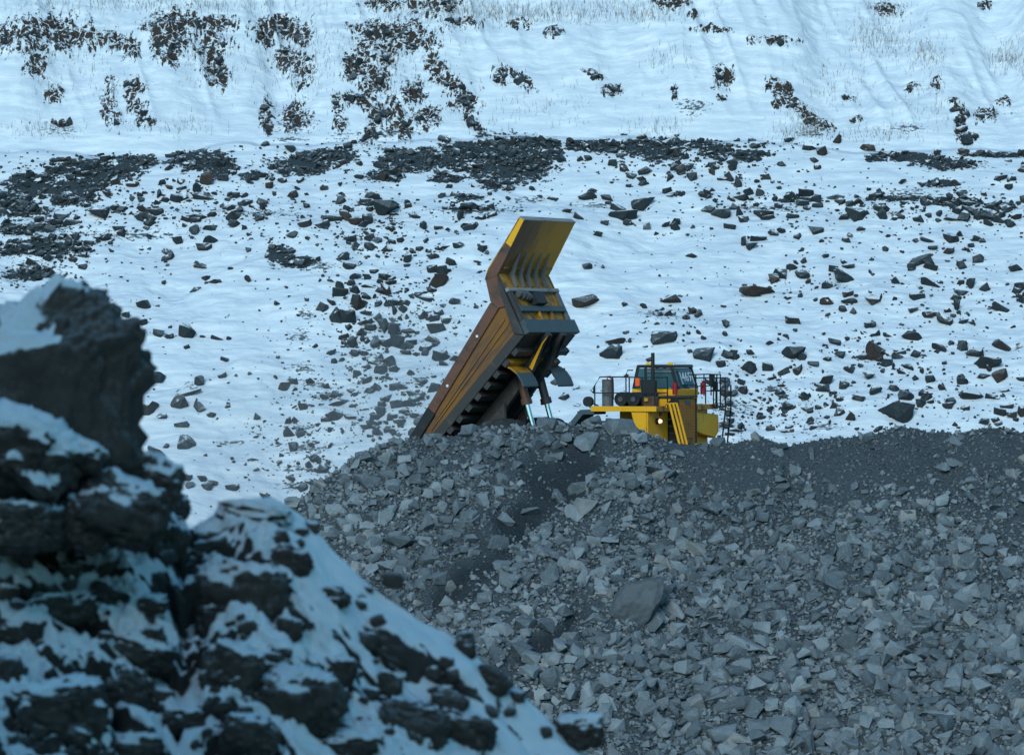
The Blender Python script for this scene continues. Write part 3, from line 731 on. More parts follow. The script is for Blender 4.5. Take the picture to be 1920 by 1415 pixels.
hx, hy, hz, ok = hit(h_heap2, u, v, 118, 163)
items = []
for i, e in enumerate(HP):
    if not ok[i]: continue
    s = hy[i] / F
    w, h = e[2] * s * 1.06, e[3] * s * 1.08
    V, Fc = BIG[(i * 5 + 3) % len(BIG)]
    V = fit_rock(V, w, h, 0.5 * (w + h), e[4], rng)
    # lean it back with the slope
    me = np_mesh("broken_stone", V, fix_normals(V, Fc), False)
    o = link("broken_stone", me, M["stone"])
    o.location = (hx[i], hy[i], hz[i] + (v[i] - e[1]) * s)
    pl = min(HEAP_PLACES, key=lambda p: (p[1] - e[0]) ** 2 + 1.5 * (p[2] - e[1]) ** 2)[0]
    items.append((o, e[2] * e[3], look_heap(e), pl, "rock"))
rank_labels(items, "broken stones on the tipped heap")
# the one big dark boulder
e = BIGSTONE
hx, hy, hz, ok = hit(h_heap2, np.array([e[0]]), np.array([e[1] + 25]), 118, 163)
s = hy[0] / F
bmb = bmesh.new(); bmesh.ops.create_icosphere(bmb, subdivisions=5, radius=1.0)
V = np.array([w.co[:] for w in bmb.verts]); Fc = np.array([[w.index for w in f.verts] for f in bmb.faces]); bmb.free()
ICO5 = (V.copy(), Fc.copy())
# cut by random planes into a blocky boulder, then roughened
cr = np.random.default_rng(12)
nrm = cr.normal(size=(16, 3)); nrm /= np.linalg.norm(nrm, axis=1)[:, None]
lim = cr.uniform(0.55, 0.85, 16)
dots = V @ nrm.T
V = V * np.minimum(1.0, np.min(np.where(dots > 0.05, lim / np.maximum(dots, 0.05), 9.0), axis=1))[:, None]
V *= (1 + 0.08 * fbm(V[:, 0] * 1.6, V[:, 1] * 1.6, V[:, 2] * 1.6 + 5, 3) + 0.035 * fbm(V[:, 0] * 8, V[:, 1] * 8, V[:, 2] * 8, 3))[:, None]
V = V / (V.max(0) - V.min(0)) * np.array([128 * s, 80 * s, 82 * s])
t = math.radians(e[4])
V = V @ np.array([[math.cos(t), 0, math.sin(t)], [0, 1, 0], [-math.sin(t), 0, math.cos(t)]]).T
def mat_big():
    t = NT("dark_boulder")
    P = t.coord("World")
    n = t.noise(P, 3.0, 8, 0.7)
    c = t.mix(n, (0.075, 0.088, 0.10), (0.175, 0.195, 0.21))
    return t.out(c, 0.95, t.bump(t.noise(P, 6.0, 8, 0.75), 0.7, 0.15), spec=0.15)
o = link("boulder", np_mesh("boulder", V, Fc, True), mat_big())
o.location = (hx[0], hy[0] + 0.1, hz[0] + 25 * s)
tag(o, "huge dark rounded boulder leaning on the lower face of the grey heap", "boulder")
# everything smaller
n = 260000
gxs, gys = rng.uniform(-18, 28, n), rng.uniform(139, 160.6, n)
gz = h_heap2(gxs, gys)
pu, pv = to_px(gxs, gys, gz)
keep = (pu > 60) & (pu < 2500) & (pv < 1600) & (rng.random(n) < heap_density(pu, pv) * 0.36)
P = np.stack([gxs, gys, gz], 1)[keep]; pv = pv[keep]
sz = np.clip(0.10 + 0.10 * rng.pareto(2.3, len(P)), 0.09, 0.70) * (0.85 + 0.35 * sstep(900, 1400, pv))
P[:, 2] += 0.18 * sz; P[:, 1] -= 0.12 * sz
rot, tn = rand_rot(len(P), rng, 0.75), rng.random(len(P))
for big in (False, True):
    k = (sz > 0.42) == big
    o = merged("stone_rubble", BIG if big else SMALL, P[k], sz[k], rot[k], tn[k], M["stone"])
    tag(o, kind="stuff")
n = 110000
gxs, gys = rng.uniform(-13, 21, n), rng.uniform(140, 160.8, n)
gz = h_heap2(gxs, gys)
pu, pv = to_px(gxs, gys, gz)
keep = (pu > 500) & (pu < 1980) & (pv < 1450) & (rng.random(n) < (0.45 + 0.3 * heap_density(pu, pv)) * (1 - 0.85 * sstep(0.3, 0.7, blobs(pu + 22 * fbm(pu / 40, pv / 40, 3.0, 3), pv, CHUTE_R))))
P = np.stack([gxs, gys, gz + 0.02], 1)[keep]
o = merged("stone_chips", SMALL[:10], P, 0.045 + 0.10 * rng.random(len(P)) ** 2, rand_rot(len(P), rng), rng.random(len(P)) * 0.8, M["chips"])
tag(o, kind="stuff")
# ------------------------------------------------------------------ the dump truck
def mat_paint(name, clean, dirtc, amount, rough=0.55, streak=(1, 1, 0.25), sc=1.6, speck=0.3):
    t = NT(name)
    P = t.coord("Object")
    n1 = t.noise(P, sc, 7, 0.65)
    n2 = t.noise(t.coord("Object", streak), sc * 4, 6, 0.65)
    f = t.math('ADD', t.math('MULTIPLY', n1, 0.6), t.math('MULTIPLY', n2, 0.4))
    f = t.step(f, 0.62 - amount * 0.35, 0.80 - amount * 0.35)
    fine = t.noise(P, 22, 4, 0.7)
    dc = t.mix(fine, tuple(0.55 * v for v in dirtc), tuple(min(1, 1.5 * v) for v in dirtc))
    c = t.mix(f, clean, dc)
    c = t.mix(t.math('MULTIPLY', t.step(fine, 0.55, 0.75), speck), c, dc)
    return t.out(c, rough, t.bump(n2, 0.15, 0.02), spec=0.4)
YEL = (0.86, 0.40, 0.008)
K = {
 "yellow": mat_paint("worn_yellow_paint", YEL, (0.16, 0.09, 0.035), 0.22),
 "yellow_dirty": mat_paint("dirty_yellow_paint", (0.50, 0.22, 0.012), (0.10, 0.050, 0.028), 0.55),
 "rust": mat_paint("rusty_brown_steel", (0.15, 0.062, 0.040), (0.055, 0.036, 0.030), 0.45),
 "dark": mat_paint("grimy_dark_steel", (0.040, 0.036, 0.036), (0.085, 0.070, 0.064), 0.35),
 "grey": mat_paint("grey_steel", (0.13, 0.13, 0.135), (0.06, 0.055, 0.055), 0.35),
 "pale": mat_paint("scuffed_pale_steel", (0.27, 0.25, 0.24), (0.12, 0.09, 0.08), 0.3),
 "slate": mat_paint("worn_bare_plate", (0.055, 0.085, 0.10), (0.05, 0.045, 0.042), 0.3),
 "black": mat_paint("black_paint", (0.014, 0.016, 0.018), (0.04, 0.038, 0.036), 0.25),
 "grille": mat_paint("mud_brown_radiator", (0.50, 0.185, 0.028), (0.20, 0.088, 0.040), 0.35, 0.7),
 "tyre": mat_paint("tyre_rubber", (0.022, 0.023, 0.025), (0.085, 0.088, 0.092), 0.4, 0.9),
 "red": mat_paint("red_paint", (0.32, 0.012, 0.025), (0.1, 0.02, 0.02), 0.15),
 "orange": mat_paint("orange_cloth", (0.95, 0.13, 0.02), (0.7, 0.1, 0.02), 0.1),
 "amber": mat_paint("amber_lens", (0.85, 0.45, 0.02), (0.6, 0.3, 0.02), 0.1, 0.3),
 "white": mat_paint("white_paint", (0.75, 0.77, 0.78), (0.5, 0.5, 0.5), 0.1),
 "plate": mat_paint("blue_number_plate", (0.035, 0.12, 0.17), (0.03, 0.09, 0.12), 0.1),
}
def mat_simple(name, col, rough, metal=0.0, spec=0.5):
    return NT(name).out(col, rough, None, metal, spec)
K["chrome"] = mat_simple("chrome_rod", (0.82, 0.84, 0.86), 0.16, 1.0)
def mat_glass():
    t = NT("cab_glass")
    t.b.inputs["Transmission Weight"].default_value = 0.4
    t.b.inputs["IOR"].default_value = 1.25
    return t.out((0.07, 0.17, 0.21), 0.06, spec=0.8)
K["glass"] = mat_glass()
def mat_lamp(col, s):
    t = NT("headlamp_glow")
    t.b.inputs["Emission Color"].default_value = (*col, 1)
    t.b.inputs["Emission Strength"].default_value = s
    return t.out((0.8, 0.7, 0.6), 0.2)
K["lamp"] = mat_lamp((1.0, 0.45, 0.30), 1.7)
def mat_side():
    """the body's side panel: rubbed yellow showing through brown in long streaks along the panel"""
    t = NT("rubbed_side_panel")
    P = t.coord("Object")
    n = t.noise(t.coord("Object", (0.35, 1, 1.6)), 2.0, 7, 0.65)
    n2 = t.noise(t.coord("Object", (0.15, 1, 5.0)), 3.0, 5, 0.6)
    c = t.mix(t.step(n, 0.40, 0.68), (0.23, 0.098, 0.020), (0.115, 0.064, 0.042))
    c = t.mix(t.step(n2, 0.52, 0.72), c, (0.075, 0.040, 0.030))
    return t.out(c, 0.65, spec=0.35)
K["side"] = mat_side()
def mat_canopy():
    """underside of the canopy: clean yellow at one side, sooty brown over the other, streaks along its length"""
    t = NT("sooted_canopy")
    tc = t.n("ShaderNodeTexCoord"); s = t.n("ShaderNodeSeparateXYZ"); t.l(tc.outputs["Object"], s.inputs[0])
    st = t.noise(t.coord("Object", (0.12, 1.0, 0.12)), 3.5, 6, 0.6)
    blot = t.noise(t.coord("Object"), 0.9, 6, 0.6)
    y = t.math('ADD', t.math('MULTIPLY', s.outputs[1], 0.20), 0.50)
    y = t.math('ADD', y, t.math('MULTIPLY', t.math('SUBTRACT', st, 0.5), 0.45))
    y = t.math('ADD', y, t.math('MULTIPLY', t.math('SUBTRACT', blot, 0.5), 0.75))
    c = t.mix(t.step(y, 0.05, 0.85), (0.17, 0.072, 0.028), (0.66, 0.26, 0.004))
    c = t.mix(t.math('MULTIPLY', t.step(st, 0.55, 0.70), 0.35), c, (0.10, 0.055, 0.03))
    return t.out(c, 0.6, spec=0.35)
K["canopy"] = mat_canopy()

class MB:
    def __init__(self, mat=None):
        self.v, self.f = [], []
        self.m = Matrix.Identity(4) if mat is None else mat
    def add(self, vs, fs):
        o = len(self.v)
        self.v += [tuple(self.m @ Vector(p)) for p in vs]
        self.f += [tuple(i + o for i in f) for f in fs]
        return self
    def box(self, c, s, rot=None):
        hx, hy, hz = s[0] / 2, s[1] / 2, s[2] / 2
        R = rot or Matrix.Identity(3)
        vs = [Vector(c) + R @ Vector((sx * hx, sy * hy, sz * hz)) for sx in (-1, 1) for sy in (-1, 1) for sz in (-1, 1)]
        return self.add(vs, [(0, 1, 3, 2), (4, 6, 7, 5), (0, 4, 5, 1), (2, 3, 7, 6), (0, 2, 6, 4), (1, 5, 7, 3)])
    def bx(self, x0, x1, y0, y1, z0, z1):
        return self.box(((x0 + x1) / 2, (y0 + y1) / 2, (z0 + z1) / 2), (abs(x1 - x0), abs(y1 - y0), abs(z1 - z0)))
    def prism(self, poly, y0, y1):
        """polygon in the x-z plane, pulled from y0 to y1"""
        n = len(poly)
        vs = [(x, y0, z) for x, z in poly] + [(x, y1, z) for x, z in poly]
        return self.add(vs, [tuple(range(n))[::-1], tuple(range(n, 2 * n))] + [(i, (i + 1) % n, n + (i + 1) % n, n + i) for i in range(n)])
    def prism_x(self, poly, x0, x1):
        n = len(poly)
        vs = [(x0, y, z) for y, z in poly] + [(x1, y, z) for y, z in poly]
        return self.add(vs, [tuple(range(n)), tuple(range(n, 2 * n))[::-1]] + [(i, n + i, n + (i + 1) % n, (i + 1) % n) for i in range(n)])
    def tube(self, pts, r, n=8, r1=None):
        pts = [Vector(p) for p in pts]
        rings = []
        for i, p in enumerate(pts):
            d = (pts[min(i + 1, len(pts) - 1)] - pts[max(i - 1, 0)]).normalized()
            a = d.orthogonal().normalized() if abs(d.z) > 0.9 else d.cross(Vector((0, 0, 1))).normalized()
            b = d.cross(a)
            rr = r if r1 is None else r + (r1 - r) * i / max(1, len(pts) - 1)
            rings.append([p + rr * (a * math.cos(2 * math.pi * k / n) + b * math.sin(2 * math.pi * k / n)) for k in range(n)])
        vs = [q for g in rings for q in g]
        fs = [tuple(range(n))[::-1], tuple(range((len(pts) - 1) * n, len(pts) * n))]
        for i in range(len(pts) - 1):
            fs += [(i * n + k, i * n + (k + 1) % n, (i + 1) * n + (k + 1) % n, (i + 1) * n + k) for k in range(n)]
        return self.add(vs, fs)
    def lathe_y(self, c, prof, n=48, lug=0.0):
        """turned about an axis along y through c; prof = (y, radius)"""
        vs, fs, m = [], [], len(prof)
        for k in range(n):
            a = 2 * math.pi * k / n
            for (y, r) in prof:
                rr = r * (1 - lug) if (lug and k % 4 < 1 and r > prof[0][1] * 1.35) else r
                vs.append((c[0] + rr * math.cos(a), c[1] + y, c[2] + rr * math.sin(a)))
        for k in range(n):
            for j in range(m - 1):
                fs.append((k * m + j, k * m + j + 1, ((k + 1) % n) * m + j + 1, ((k + 1) % n) * m + j))
        fs.append(tuple(k * m for k in range(n))); fs.append(tuple(k * m + m - 1 for k in range(n))[::-1])
        return self.add(vs, fs)
    def build(self, name, mat, parent=None, bevel=0.0, smooth=False, label=None):
        me = bpy.data.meshes.new(name)
        me.from_pydata(self.v, [], self.f)
        bm = bmesh.new(); bm.from_mesh(me)
        bmesh.ops.recalc_face_normals(bm, faces=bm.faces[:])
        bm.to_mesh(me); bm.free()
        o = link(name, me, mat, parent)
        if smooth:
            me.polygons.foreach_set("use_smooth", np.ones(len(me.polygons), dtype=bool))
            me.set_sharp_from_angle(angle=math.radians(35))
        if bevel:
            b = o.modifiers.new("edge", 'BEVEL'); b.width = bevel; b.segments = 1; b.limit_method = 'ANGLE'
        if label: o["label"] = label
        return o

truck = bpy.data.objects.new("dump_truck", None)
COL.objects.link(truck)
TPSI = math.radians(26)
TO = Vector((0.47, 170.0, -4.33))
truck.location = TO
truck.rotation_euler = (math.radians(0.6), 0, -TPSI)
tag(truck, "yellow mining dump truck with its rusty body raised high, tipping behind the grey heap", "dump truck")
_c, _s = math.cos(TPSI), math.sin(TPSI)
def LT(u, v, y):
    """truck-frame x, z of photograph pixel (u, v) on the truck's lengthwise plane y"""
    a, b = (u - UC) / F, -(v - VC) / F
    t = (y + TO.x * _s + TO.y * _c) / (a * _s + _c)
    return (a * t - TO.x) * _c - (t - TO.y) * _s, b * t - TO.z

# ---- tipped body, drawn in its own frame: x along the floor to the front, z square to the floor, origin at the floor's front edge
TH = math.radians(47.24)
BM_ = Matrix.Translation((1.205, 0, 6.014)) @ Matrix.Rotation(-TH, 4, 'Y')
body = bpy.data.objects.new("dump_body", None)
COL.objects.link(body); body.parent = truck
body.matrix_local = BM_
W = 2.35
FRW = (0.97, 2.51)                                     # top of the front wall
def top(p): return 1.98 + (p + 0.07) * 0.1522          # upper line of the side wall
TAIL = -6.75
for sgn in (-1, 1):
    y0, y1 = (sgn * (W - 0.10), sgn * (W - 0.16))
    MB().prism([(0, 0.02), (FRW[0], FRW[1]), (0.45, 2.74), (-0.02, top(-0.02) - 0.05), (TAIL, top(TAIL) - 0.05), (TAIL, 0.02)], y0, y1).build("side_panel", K["side"], body)
    o0, o1 = sgn * (W - 0.12), sgn * W
    tr = MB()
    tr.prism([(-0.07, top(-0.07)), (0.0, top(0) - 0.44), (-5.0, top(-5.0) - 0.40), (-5.0, top(-5))], o0, o1)
    tr.build("top_rail", K["rust"], body, 0.02)
    MB().prism([(-5.003, top(-5)), (-5.003, top(-5) - 0.44), (TAIL - 0.05, top(TAIL) - 0.42), (TAIL - 0.05, top(TAIL))], o0, o1 + sgn * 0.02).build("rail_end", K["black"], body, 0.02)
    hb = MB()
    for hp in (-1.44, -3.77):
        hb.lathe_y((hp, sgn * (W + 0.012), top(hp) - 0.27), [(-0.012, 0.055), (0.012, 0.055)], 12)
    hb.build("lifting_hole", K["white"], body)
    MB().prism([(-0.02, 0.0), (-0.27, 0.37), (TAIL, 0.33), (TAIL, -0.05), (-1.0, -0.02)], o0, o1 + sgn * 0.03).build("bottom_rail", K["dark"], body, 0.02)
    MB().prism([(0.0, 0.0), (FRW[0] - 0.02, FRW[1] - 0.02), (FRW[0] - 0.36, FRW[1] - 0.42), (-0.27, 0.375)], o0, o1 + sgn * 0.06).build("corner_post", K["dark"], body, 0.02)
    ridge = MB()
    for k, (fz, hh) in enumerate(((0.62, 0.10), (0.40, 0.10))):
        ridge.prism([(-0.15, 0.37 + fz * (top(-0.15) - 0.85)), (-0.15, 0.37 + fz * (top(-0.15) - 0.85) + hh), (-5.6, 0.35 + fz * (top(-5.6) - 0.80) + hh * 0.7), (-5.6, 0.35 + fz * (top(-5.6) - 0.80))], sgn * (W - 0.10), sgn * (W - 0.05))
    ridge.build("panel_ridge", K["side"], body)
    # filler plate above the corner post, up to the canopy
    MB().prism([(0.40, 1.30), (FRW[0] - 0.36, FRW[1] - 0.42), (FRW[0], FRW[1]), (0.46, 2.76), (-0.05, 1.99), (0.0, 1.58)], sgn * (W - 0.08), sgn * (W - 0.02)).build("cheek_plate", K["rust"], body)
MB().prism([(0, 0), (0, 0.06), (TAIL, 0.06), (TAIL, 0)], -W + 0.17, W - 0.17).build("floor", K["dark"], body)
# front wall and its outside beams
dw = Vector((FRW[0], 0, FRW[1])); wl = dw.length; dw.normalize()
nw = Vector((dw.z, 0, -dw.x))                          # outwards, towards the truck's nose
def wall(t, off): p = dw * t + nw * off; return (p.x, p.z)
MB().prism([wall(0, 0), wall(0, -0.06), wall(wl, -0.06), wall(wl, 0)], -W + 0.17, W - 0.17).build("front_wall", K["yellow_dirty"], body)
def beam(name, t0, t1, off, mat, y0=-W + 0.02, y1=W - 0.02, bevel=0.02):
    return MB().prism([wall(t0, 0.003), wall(t0, off), wall(t1, off), wall(t1, 0.003)], y0, y1).build(name, mat, body, bevel)
beam("cross_beam", 1.86, 2.02, 0.16, K["pale"])
beam("cross_beam", 0.98, 1.22, 0.17, K["slate"], -W + 0.4, W - 0.25)
beam("cross_beam", 0.0, 0.58, 0.24, K["slate"], -W, W)
beam("wall_post", 0.585, 1.855, 0.12, K["grey"], W - 0.32, W - 0.05)
beam("wall_post", 0.585, 1.855, 0.14, K["dark"], -W + 0.05, -W + 0.36)
for y in (-0.35, 0.75):
    beam("stiffener", 0.585, 0.975, 0.15, K["yellow_dirty"], y - 0.05, y + 0.05, 0.0)
beam("bracket_box", 1.25, 1.75, 0.34, K["black"], -0.55, 0.35)
bl = MB()
for k, (yy, zz, rr) in enumerate(((-1.45, 1.72, 0.13), (-1.15, 1.68, 0.16), (-0.85, 1.62, 0.14), (-0.62, 1.55, 0.10))):
    p = wall(zz, 0.12)
    bl.tube([(p[0], yy - 0.2, p[1]), (p[0] + 0.06, yy, p[1] + 0.05), (p[0], yy + 0.2, p[1])], rr, 8)
bl.build("hose_bundle", K["grey"], body, smooth=True)
# canopy
CT = (3.30, 3.05)
dc = Vector((CT[0] - FRW[0], 0, CT[1] - FRW[1])); cl = dc.length; dc.normalize()
nc = Vector((dc.z, 0, -dc.x))                          # underside, away from the bed
def can(t, off): p = Vector((FRW[0], 0, FRW[1])) + dc * t + nc * off; return (p.x, p.z)
MB().prism([can(0, 0), can(cl, 0), can(cl, -0.07), can(0, -0.07)], -W + 0.05, W - 0.05).build("canopy", K["canopy"], body)
for sgn in (-1, 1):
    # the canopy's edge, deeper at its root, with the long bevel of its outer half
    MB().prism([can(-0.05, 0.02), can(cl, 0.0), can(cl + 0.01, -0.24), can(1.55, -0.30), can(0.0, -0.46), can(-0.48, -0.36)], sgn * (W - 0.05), sgn * W).build("canopy_edge", K["rust"] if sgn < 0 else K["yellow"], body)
MB().prism([can(1.2, 0.0), can(cl, -0.02), can(cl + 0.01, -0.245), can(1.25, -0.31)], -W - 0.006, -W + 0.001).build("edge_paint", K["yellow"], body, label="bright yellow stretch of the canopy edge")
MB().prism([can(-0.45, -0.37), can(-0.01, -0.455), can(1.25, -0.33), can(cl, -0.25), can(cl, -0.20), can(1.25, -0.275), can(0.0, -0.41), can(-0.42, -0.33)], -W - 0.014, -W - 0.007).build("edge_lip", K["yellow_dirty"], body)
MB().prism([can(cl + 0.003, 0.02), can(cl + 0.06, 0.02), can(cl + 0.06, -0.25), can(cl + 0.003, -0.25)], -W, W).build("canopy_lip", K["pale"], body, 0.01)
MB().prism([can(0.25, 0.003), can(0.33, 0.003), can(0.33, 0.05), can(0.25, 0.05)], -W + 0.3, W - 0.06).build("cross_strip", K["yellow_dirty"], body)
for y in (-1.30, -0.62, 0.05, 0.72, 1.42):
    a = [wall(2.03, 0.004), wall(2.2, 0.07), wall(2.42, 0.12)]
    poly = [wall(2.03, 0.004), wall(2.10, 0.13), (can(0.10, 0.22)), can(0.35, 0.15), can(0.75, 0.07), can(1.0, 0.004), can(0.05, 0.004)]
    MB().prism(poly, y - 0.04, y + 0.04).build("gusset", K["grey"], body)
# underneath: cross ribs and two long beams, rib ends and beams coloured dark as shade
for k in range(10):
    p = -0.78 - 0.60 * k
    rb = MB().prism([(p - 0.15, -0.003), (p + 0.15, -0.003), (p + 0.13, -0.24), (p - 0.13, -0.24)], -W + 0.12, W - 0.12)
    rb.build("cross_rib", K["yellow_dirty"] if k == 1 else K["dark"], body, 0.015)
    for sgn in (-1, 1):
        MB().prism([(p - 0.155, -0.04), (p + 0.155, -0.04), (p + 0.135, -0.25), (p - 0.135, -0.25)], sgn * (W - 0.115), sgn * (W + 0.015)).build("rib_end", K["dark"], body, 0.01)
for y in (-0.72, 0.62):
    MB().prism([(0.22, -0.243), (0.22, 0.28), (-0.2, -0.243), (-0.2, -0.30), (-1.3, -0.66), (-3.6, -0.86), (-5.4, -0.62), (-5.4, -0.243)], y - 0.16, y + 0.16).build("long_beam", K["dark"] if y < 0 else K["dark"], body, 0.02)
    MB().prism([(0.2, -0.25), (-0.22, -0.31), (-1.28, -0.665), (-1.28, -0.48), (-0.2, -0.245)], y - 0.175, y - 0.163).build("beam_face", K["yellow"] if y < 0 else K["dark"], body)
MB().prism([(-3.0, -0.7), (-3.6, -1.3), (-4.6, -1.5), (-5.3, -1.3), (-5.4, -0.6)], -1.1, -0.9).build("hinge_plate", K["dark"], body, 0.02)
MB().prism([(-3.0, -0.7), (-3.6, -1.3), (-4.6, -1.5), (-5.3, -1.3), (-5.4, -0.6)], 0.8, 1.0).build("hinge_plate", K["dark"], body, 0.02)
# rock guards hanging under the body over the rear wheels
GP = [(-1.51, 0.0), (-1.37, -0.42), (-1.34, -0.72), (-1.40, -1.02), (-1.53, -1.30)]
for (ya, yb) in ((-2.25, -0.92), (0.95, 2.35)):
    for part, seg, mt in (("rock_guard", GP[:4][:3], K["yellow_dirty"] if ya < 0 else K["dark"]), ("guard_flap", GP[2:], K["slate"])):
        poly = seg + [(p[0] - 0.07, p[1] - 0.01) for p in seg[::-1]]
        MB().prism(poly, ya, yb).build(part, mt, body)

# ---- hoist cylinders
for y in (-0.95, 0.85):
    h = bpy.data.objects.new("hoist_cylinder", None); COL.objects.link(h); h.parent = truck
    pb, pt = Vector((1.02, y, 1.9)), Vector((0.10, y, 5.1))
    q = lambda f: pb.lerp(pt, f)
    MB().tube([q(0), q(0.46)], 0.105, 16).build("rod", K["chrome"], h, smooth=True)
    MB().tube([q(0.455), q(1.0)], 0.17, 16).build("barrel", K["rust"] if y < 0 else K["dark"], h, smooth=True)
    MB().tube([q(0.43), q(0.50)], 0.225, 16).build("collar", K["rust"] if y < 0 else K["dark"], h, smooth=True)

# ---- chassis and wheels
ch = MB()
for y in (-0.62, 0.62):
    ch.bx(-1.9, 6.6, y - 0.16, y + 0.16, 1.25, 1.85)
for x in (-1.6, 1.2, 3.2, 6.2):
    ch.bx(x - 0.15, x + 0.15, -0.46, 0.46, 1.35, 1.75)
ch.build("chassis", K["dark"], truck, 0.02)
MB().tube([(0, -1.2, 1.35), (0, -0.55, 1.35), (0, 0, 1.35), (0, 0.55, 1.35), (0, 1.2, 1.35)], 0.42, 20).build("rear_axle", K["dark"], truck, smooth=True)
MB().tube([(4.95, -1.9, 1.35), (4.95, 1.9, 1.35)], 0.22, 12).build("front_axle", K["dark"], truck, smooth=True)
def wheel(x, y, out):
    w = bpy.data.objects.new("wheel", None); COL.objects.link(w); w.parent = truck; w.location = (x, y, 1.36)
    MB().lathe_y((0, 0, 0), [(-0.33, 0.66), (-0.37, 0.80), (-0.37, 1.22), (-0.32, 1.31), (-0.22, 1.36), (-0.02, 1.36), (-0.019, 1.33), (0.019, 1.33), (0.02, 1.36), (0.22, 1.36), (0.32, 1.31), (0.37, 1.22), (0.37, 0.80), (0.33, 0.66)], 72, 0.028).build("tyre", K["tyre"], w)
    MB().lathe_y((0, 0, 0), [(-0.30, 0.655), (-0.12 * 1, 0.60), (0.12, 0.60), (0.30, 0.655)], 36).build("rim", K["yellow"], w, smooth=True)
    MB().lathe_y((0, out * 0.2, 0), [(-0.14, 0.30), (0.14, 0.24)], 20).build("hub", K["dark"], w, smooth=True)
for x, y, o_ in ((0, -2.25, -1), (0, -1.45, -1), (0, 1.45, 1), (0, 2.25, 1), (4.95, -2.28, -1), (4.95, 2.28, 1)):
    wheel(x, y, o_)

# ---- deck, fenders, nose
YD = -2.95
z_deck = 3.18
MB().bx(4.35, 7.10, YD, 3.0, z_deck - 0.06, z_deck).build("deck", K["dark"], truck)
MB().bx(4.35, 7.12, YD - 0.03, YD - 0.003, z_deck - 0.13, z_deck + 0.07).build("deck_edge", K["yellow"], truck)
MB().bx(4.35, 7.12, 3.003, 3.03, z_deck - 0.13, z_deck + 0.07).build("deck_edge", K["yellow"], truck)
MB().bx(7.123, 7.15, YD, -0.9, z_deck - 0.13, z_deck + 0.07).build("deck_edge", K["yellow_dirty"], truck)
MB().bx(7.123, 7.15, 1.0, 3.0, z_deck - 0.13, z_deck + 0.07).build("deck_edge", K["yellow_dirty"], truck)
for sgn in (-1, 1):
    ya, yb = sgn * 2.92, sgn * 1.80
    # mudguard arch behind the front wheel
    poly = [(4.45, 3.11), (3.85, 3.11), (3.35, 2.55), (3.35, 2.1), (3.55, 2.1), (3.55, 2.45), (3.98, 2.92), (4.45, 2.92)]
    MB().prism(poly, ya, yb).build("mudguard", K["slate"], truck, 0.015)
    # slanted fender ahead of the wheel and the lamp box in front of it
    MB().prism([(6.02, 3.04), (6.66, 3.04), (6.66, 1.55), (6.42, 1.55)], ya, sgn * 1.2).build("fender", K["yellow"], truck, 0.02)
    MB().prism([(6.663, 3.04), (6.73, 3.04), (6.73, 1.5), (6.663, 1.5)], sgn * 2.9, sgn * 1.0).build("nose_panel", K["yellow"], truck, 0.02)
    yl = -2.10 if sgn < 0 else 1.86
    hl = MB().tube([(6.735, yl, 2.66), (6.80, yl, 2.66), (6.86, yl, 2.66)], 0.12, 18).build("headlight", K["black"], truck)
    MB().tube([(6.862, yl, 2.66), (6.92, yl, 2.66), (6.96, yl, 2.66), (6.97, yl, 2.66)], 0.09, 18, 0.04).build("lens", K["lamp"], hl, smooth=True)
    MB().bx(6.735, 6.79, sgn * 1.75 - 0.07, sgn * 1.75 + 0.07, 2.85, 3.02).build("marker_lamp", K["amber"] if sgn > 0 else K["grey"], truck, 0.02)
    # bumper under
    MB().bx(6.75, 7.25, sgn * 2.9, sgn * 0.95, 1.15, 1.45).build("bumper", K["yellow_dirty"], truck, 0.03)
# hood and radiator
MB().bx(4.6, 6.80, -0.88, 0.88, 2.2, 3.52).build("hood", K["yellow"], truck, 0.04)
MB().prism([(6.45, 3.12), (6.85, 3.52), (7.14, 3.50), (7.14, 1.3), (6.55, 1.3)], -0.90, -0.84).build("radiator_side", K["black"], truck)
MB().prism([(6.45, 3.12), (6.85, 3.52), (7.14, 3.50), (7.14, 1.3), (6.55, 1.3)], 0.84, 0.90).build("radiator_side", K["black"], truck)
g = MB().bx(6.81, 7.10, -0.835, 0.835, 1.25, 3.50)
gr = g.build("radiator", K["grille"], truck, 0.02)
sl = MB()
for k in range(17):
    sl.bx(7.102, 7.12, -0.80, 0.80, 1.40 + 0.115 * k, 1.45 + 0.115 * k)
sl.build("grille", K["grille"], gr)
MB().bx(7.123, 7.14, -0.22, 0.22, 3.30, 3.44).build("badge_plate", K["slate"], gr)
MB().tube([(7.1, -0.35, 1.75), (7.24, -0.35, 1.75), (7.24, -0.35, 1.95), (7.24, 0.1, 1.95), (7.24, 0.1, 1.75), (7.1, 0.1, 1.75)], 0.025, 6).build("step_handle", K["dark"], gr)
MB().bx(6.3, 7.16, -0.92, 0.92, 3.525, 3.62).build("hood_lip", K["dark"], truck, 0.02)
MB().prism([(5.2, 3.53), (6.29, 3.53), (6.29, 3.62), (5.2, 3.9)], -0.95, 0.9).build("hood_top", K["yellow"], truck, 0.03)
# front ladder with its two bright rails
ld = MB()
for k in range(8):
    f = k / 7.0
    ld.bx(7.08 + 0.45 * f, 7.24 + 0.45 * f, -2.12, -1.48, 3.0 - 0.27 * k, 3.03 - 0.27 * k)
lad = ld.build("ladder", K["black"], truck)
for y in (-2.16, -1.80, -1.46):
    MB().tube([(7.16, y, 3.2), (7.22, y, 3.34), (7.30, y, 3.34), (7.42, y, 2.95), (7.95, y + 0.0, 0.95)], 0.052, 8).build("handrail", K["yellow"], lad, smooth=True)

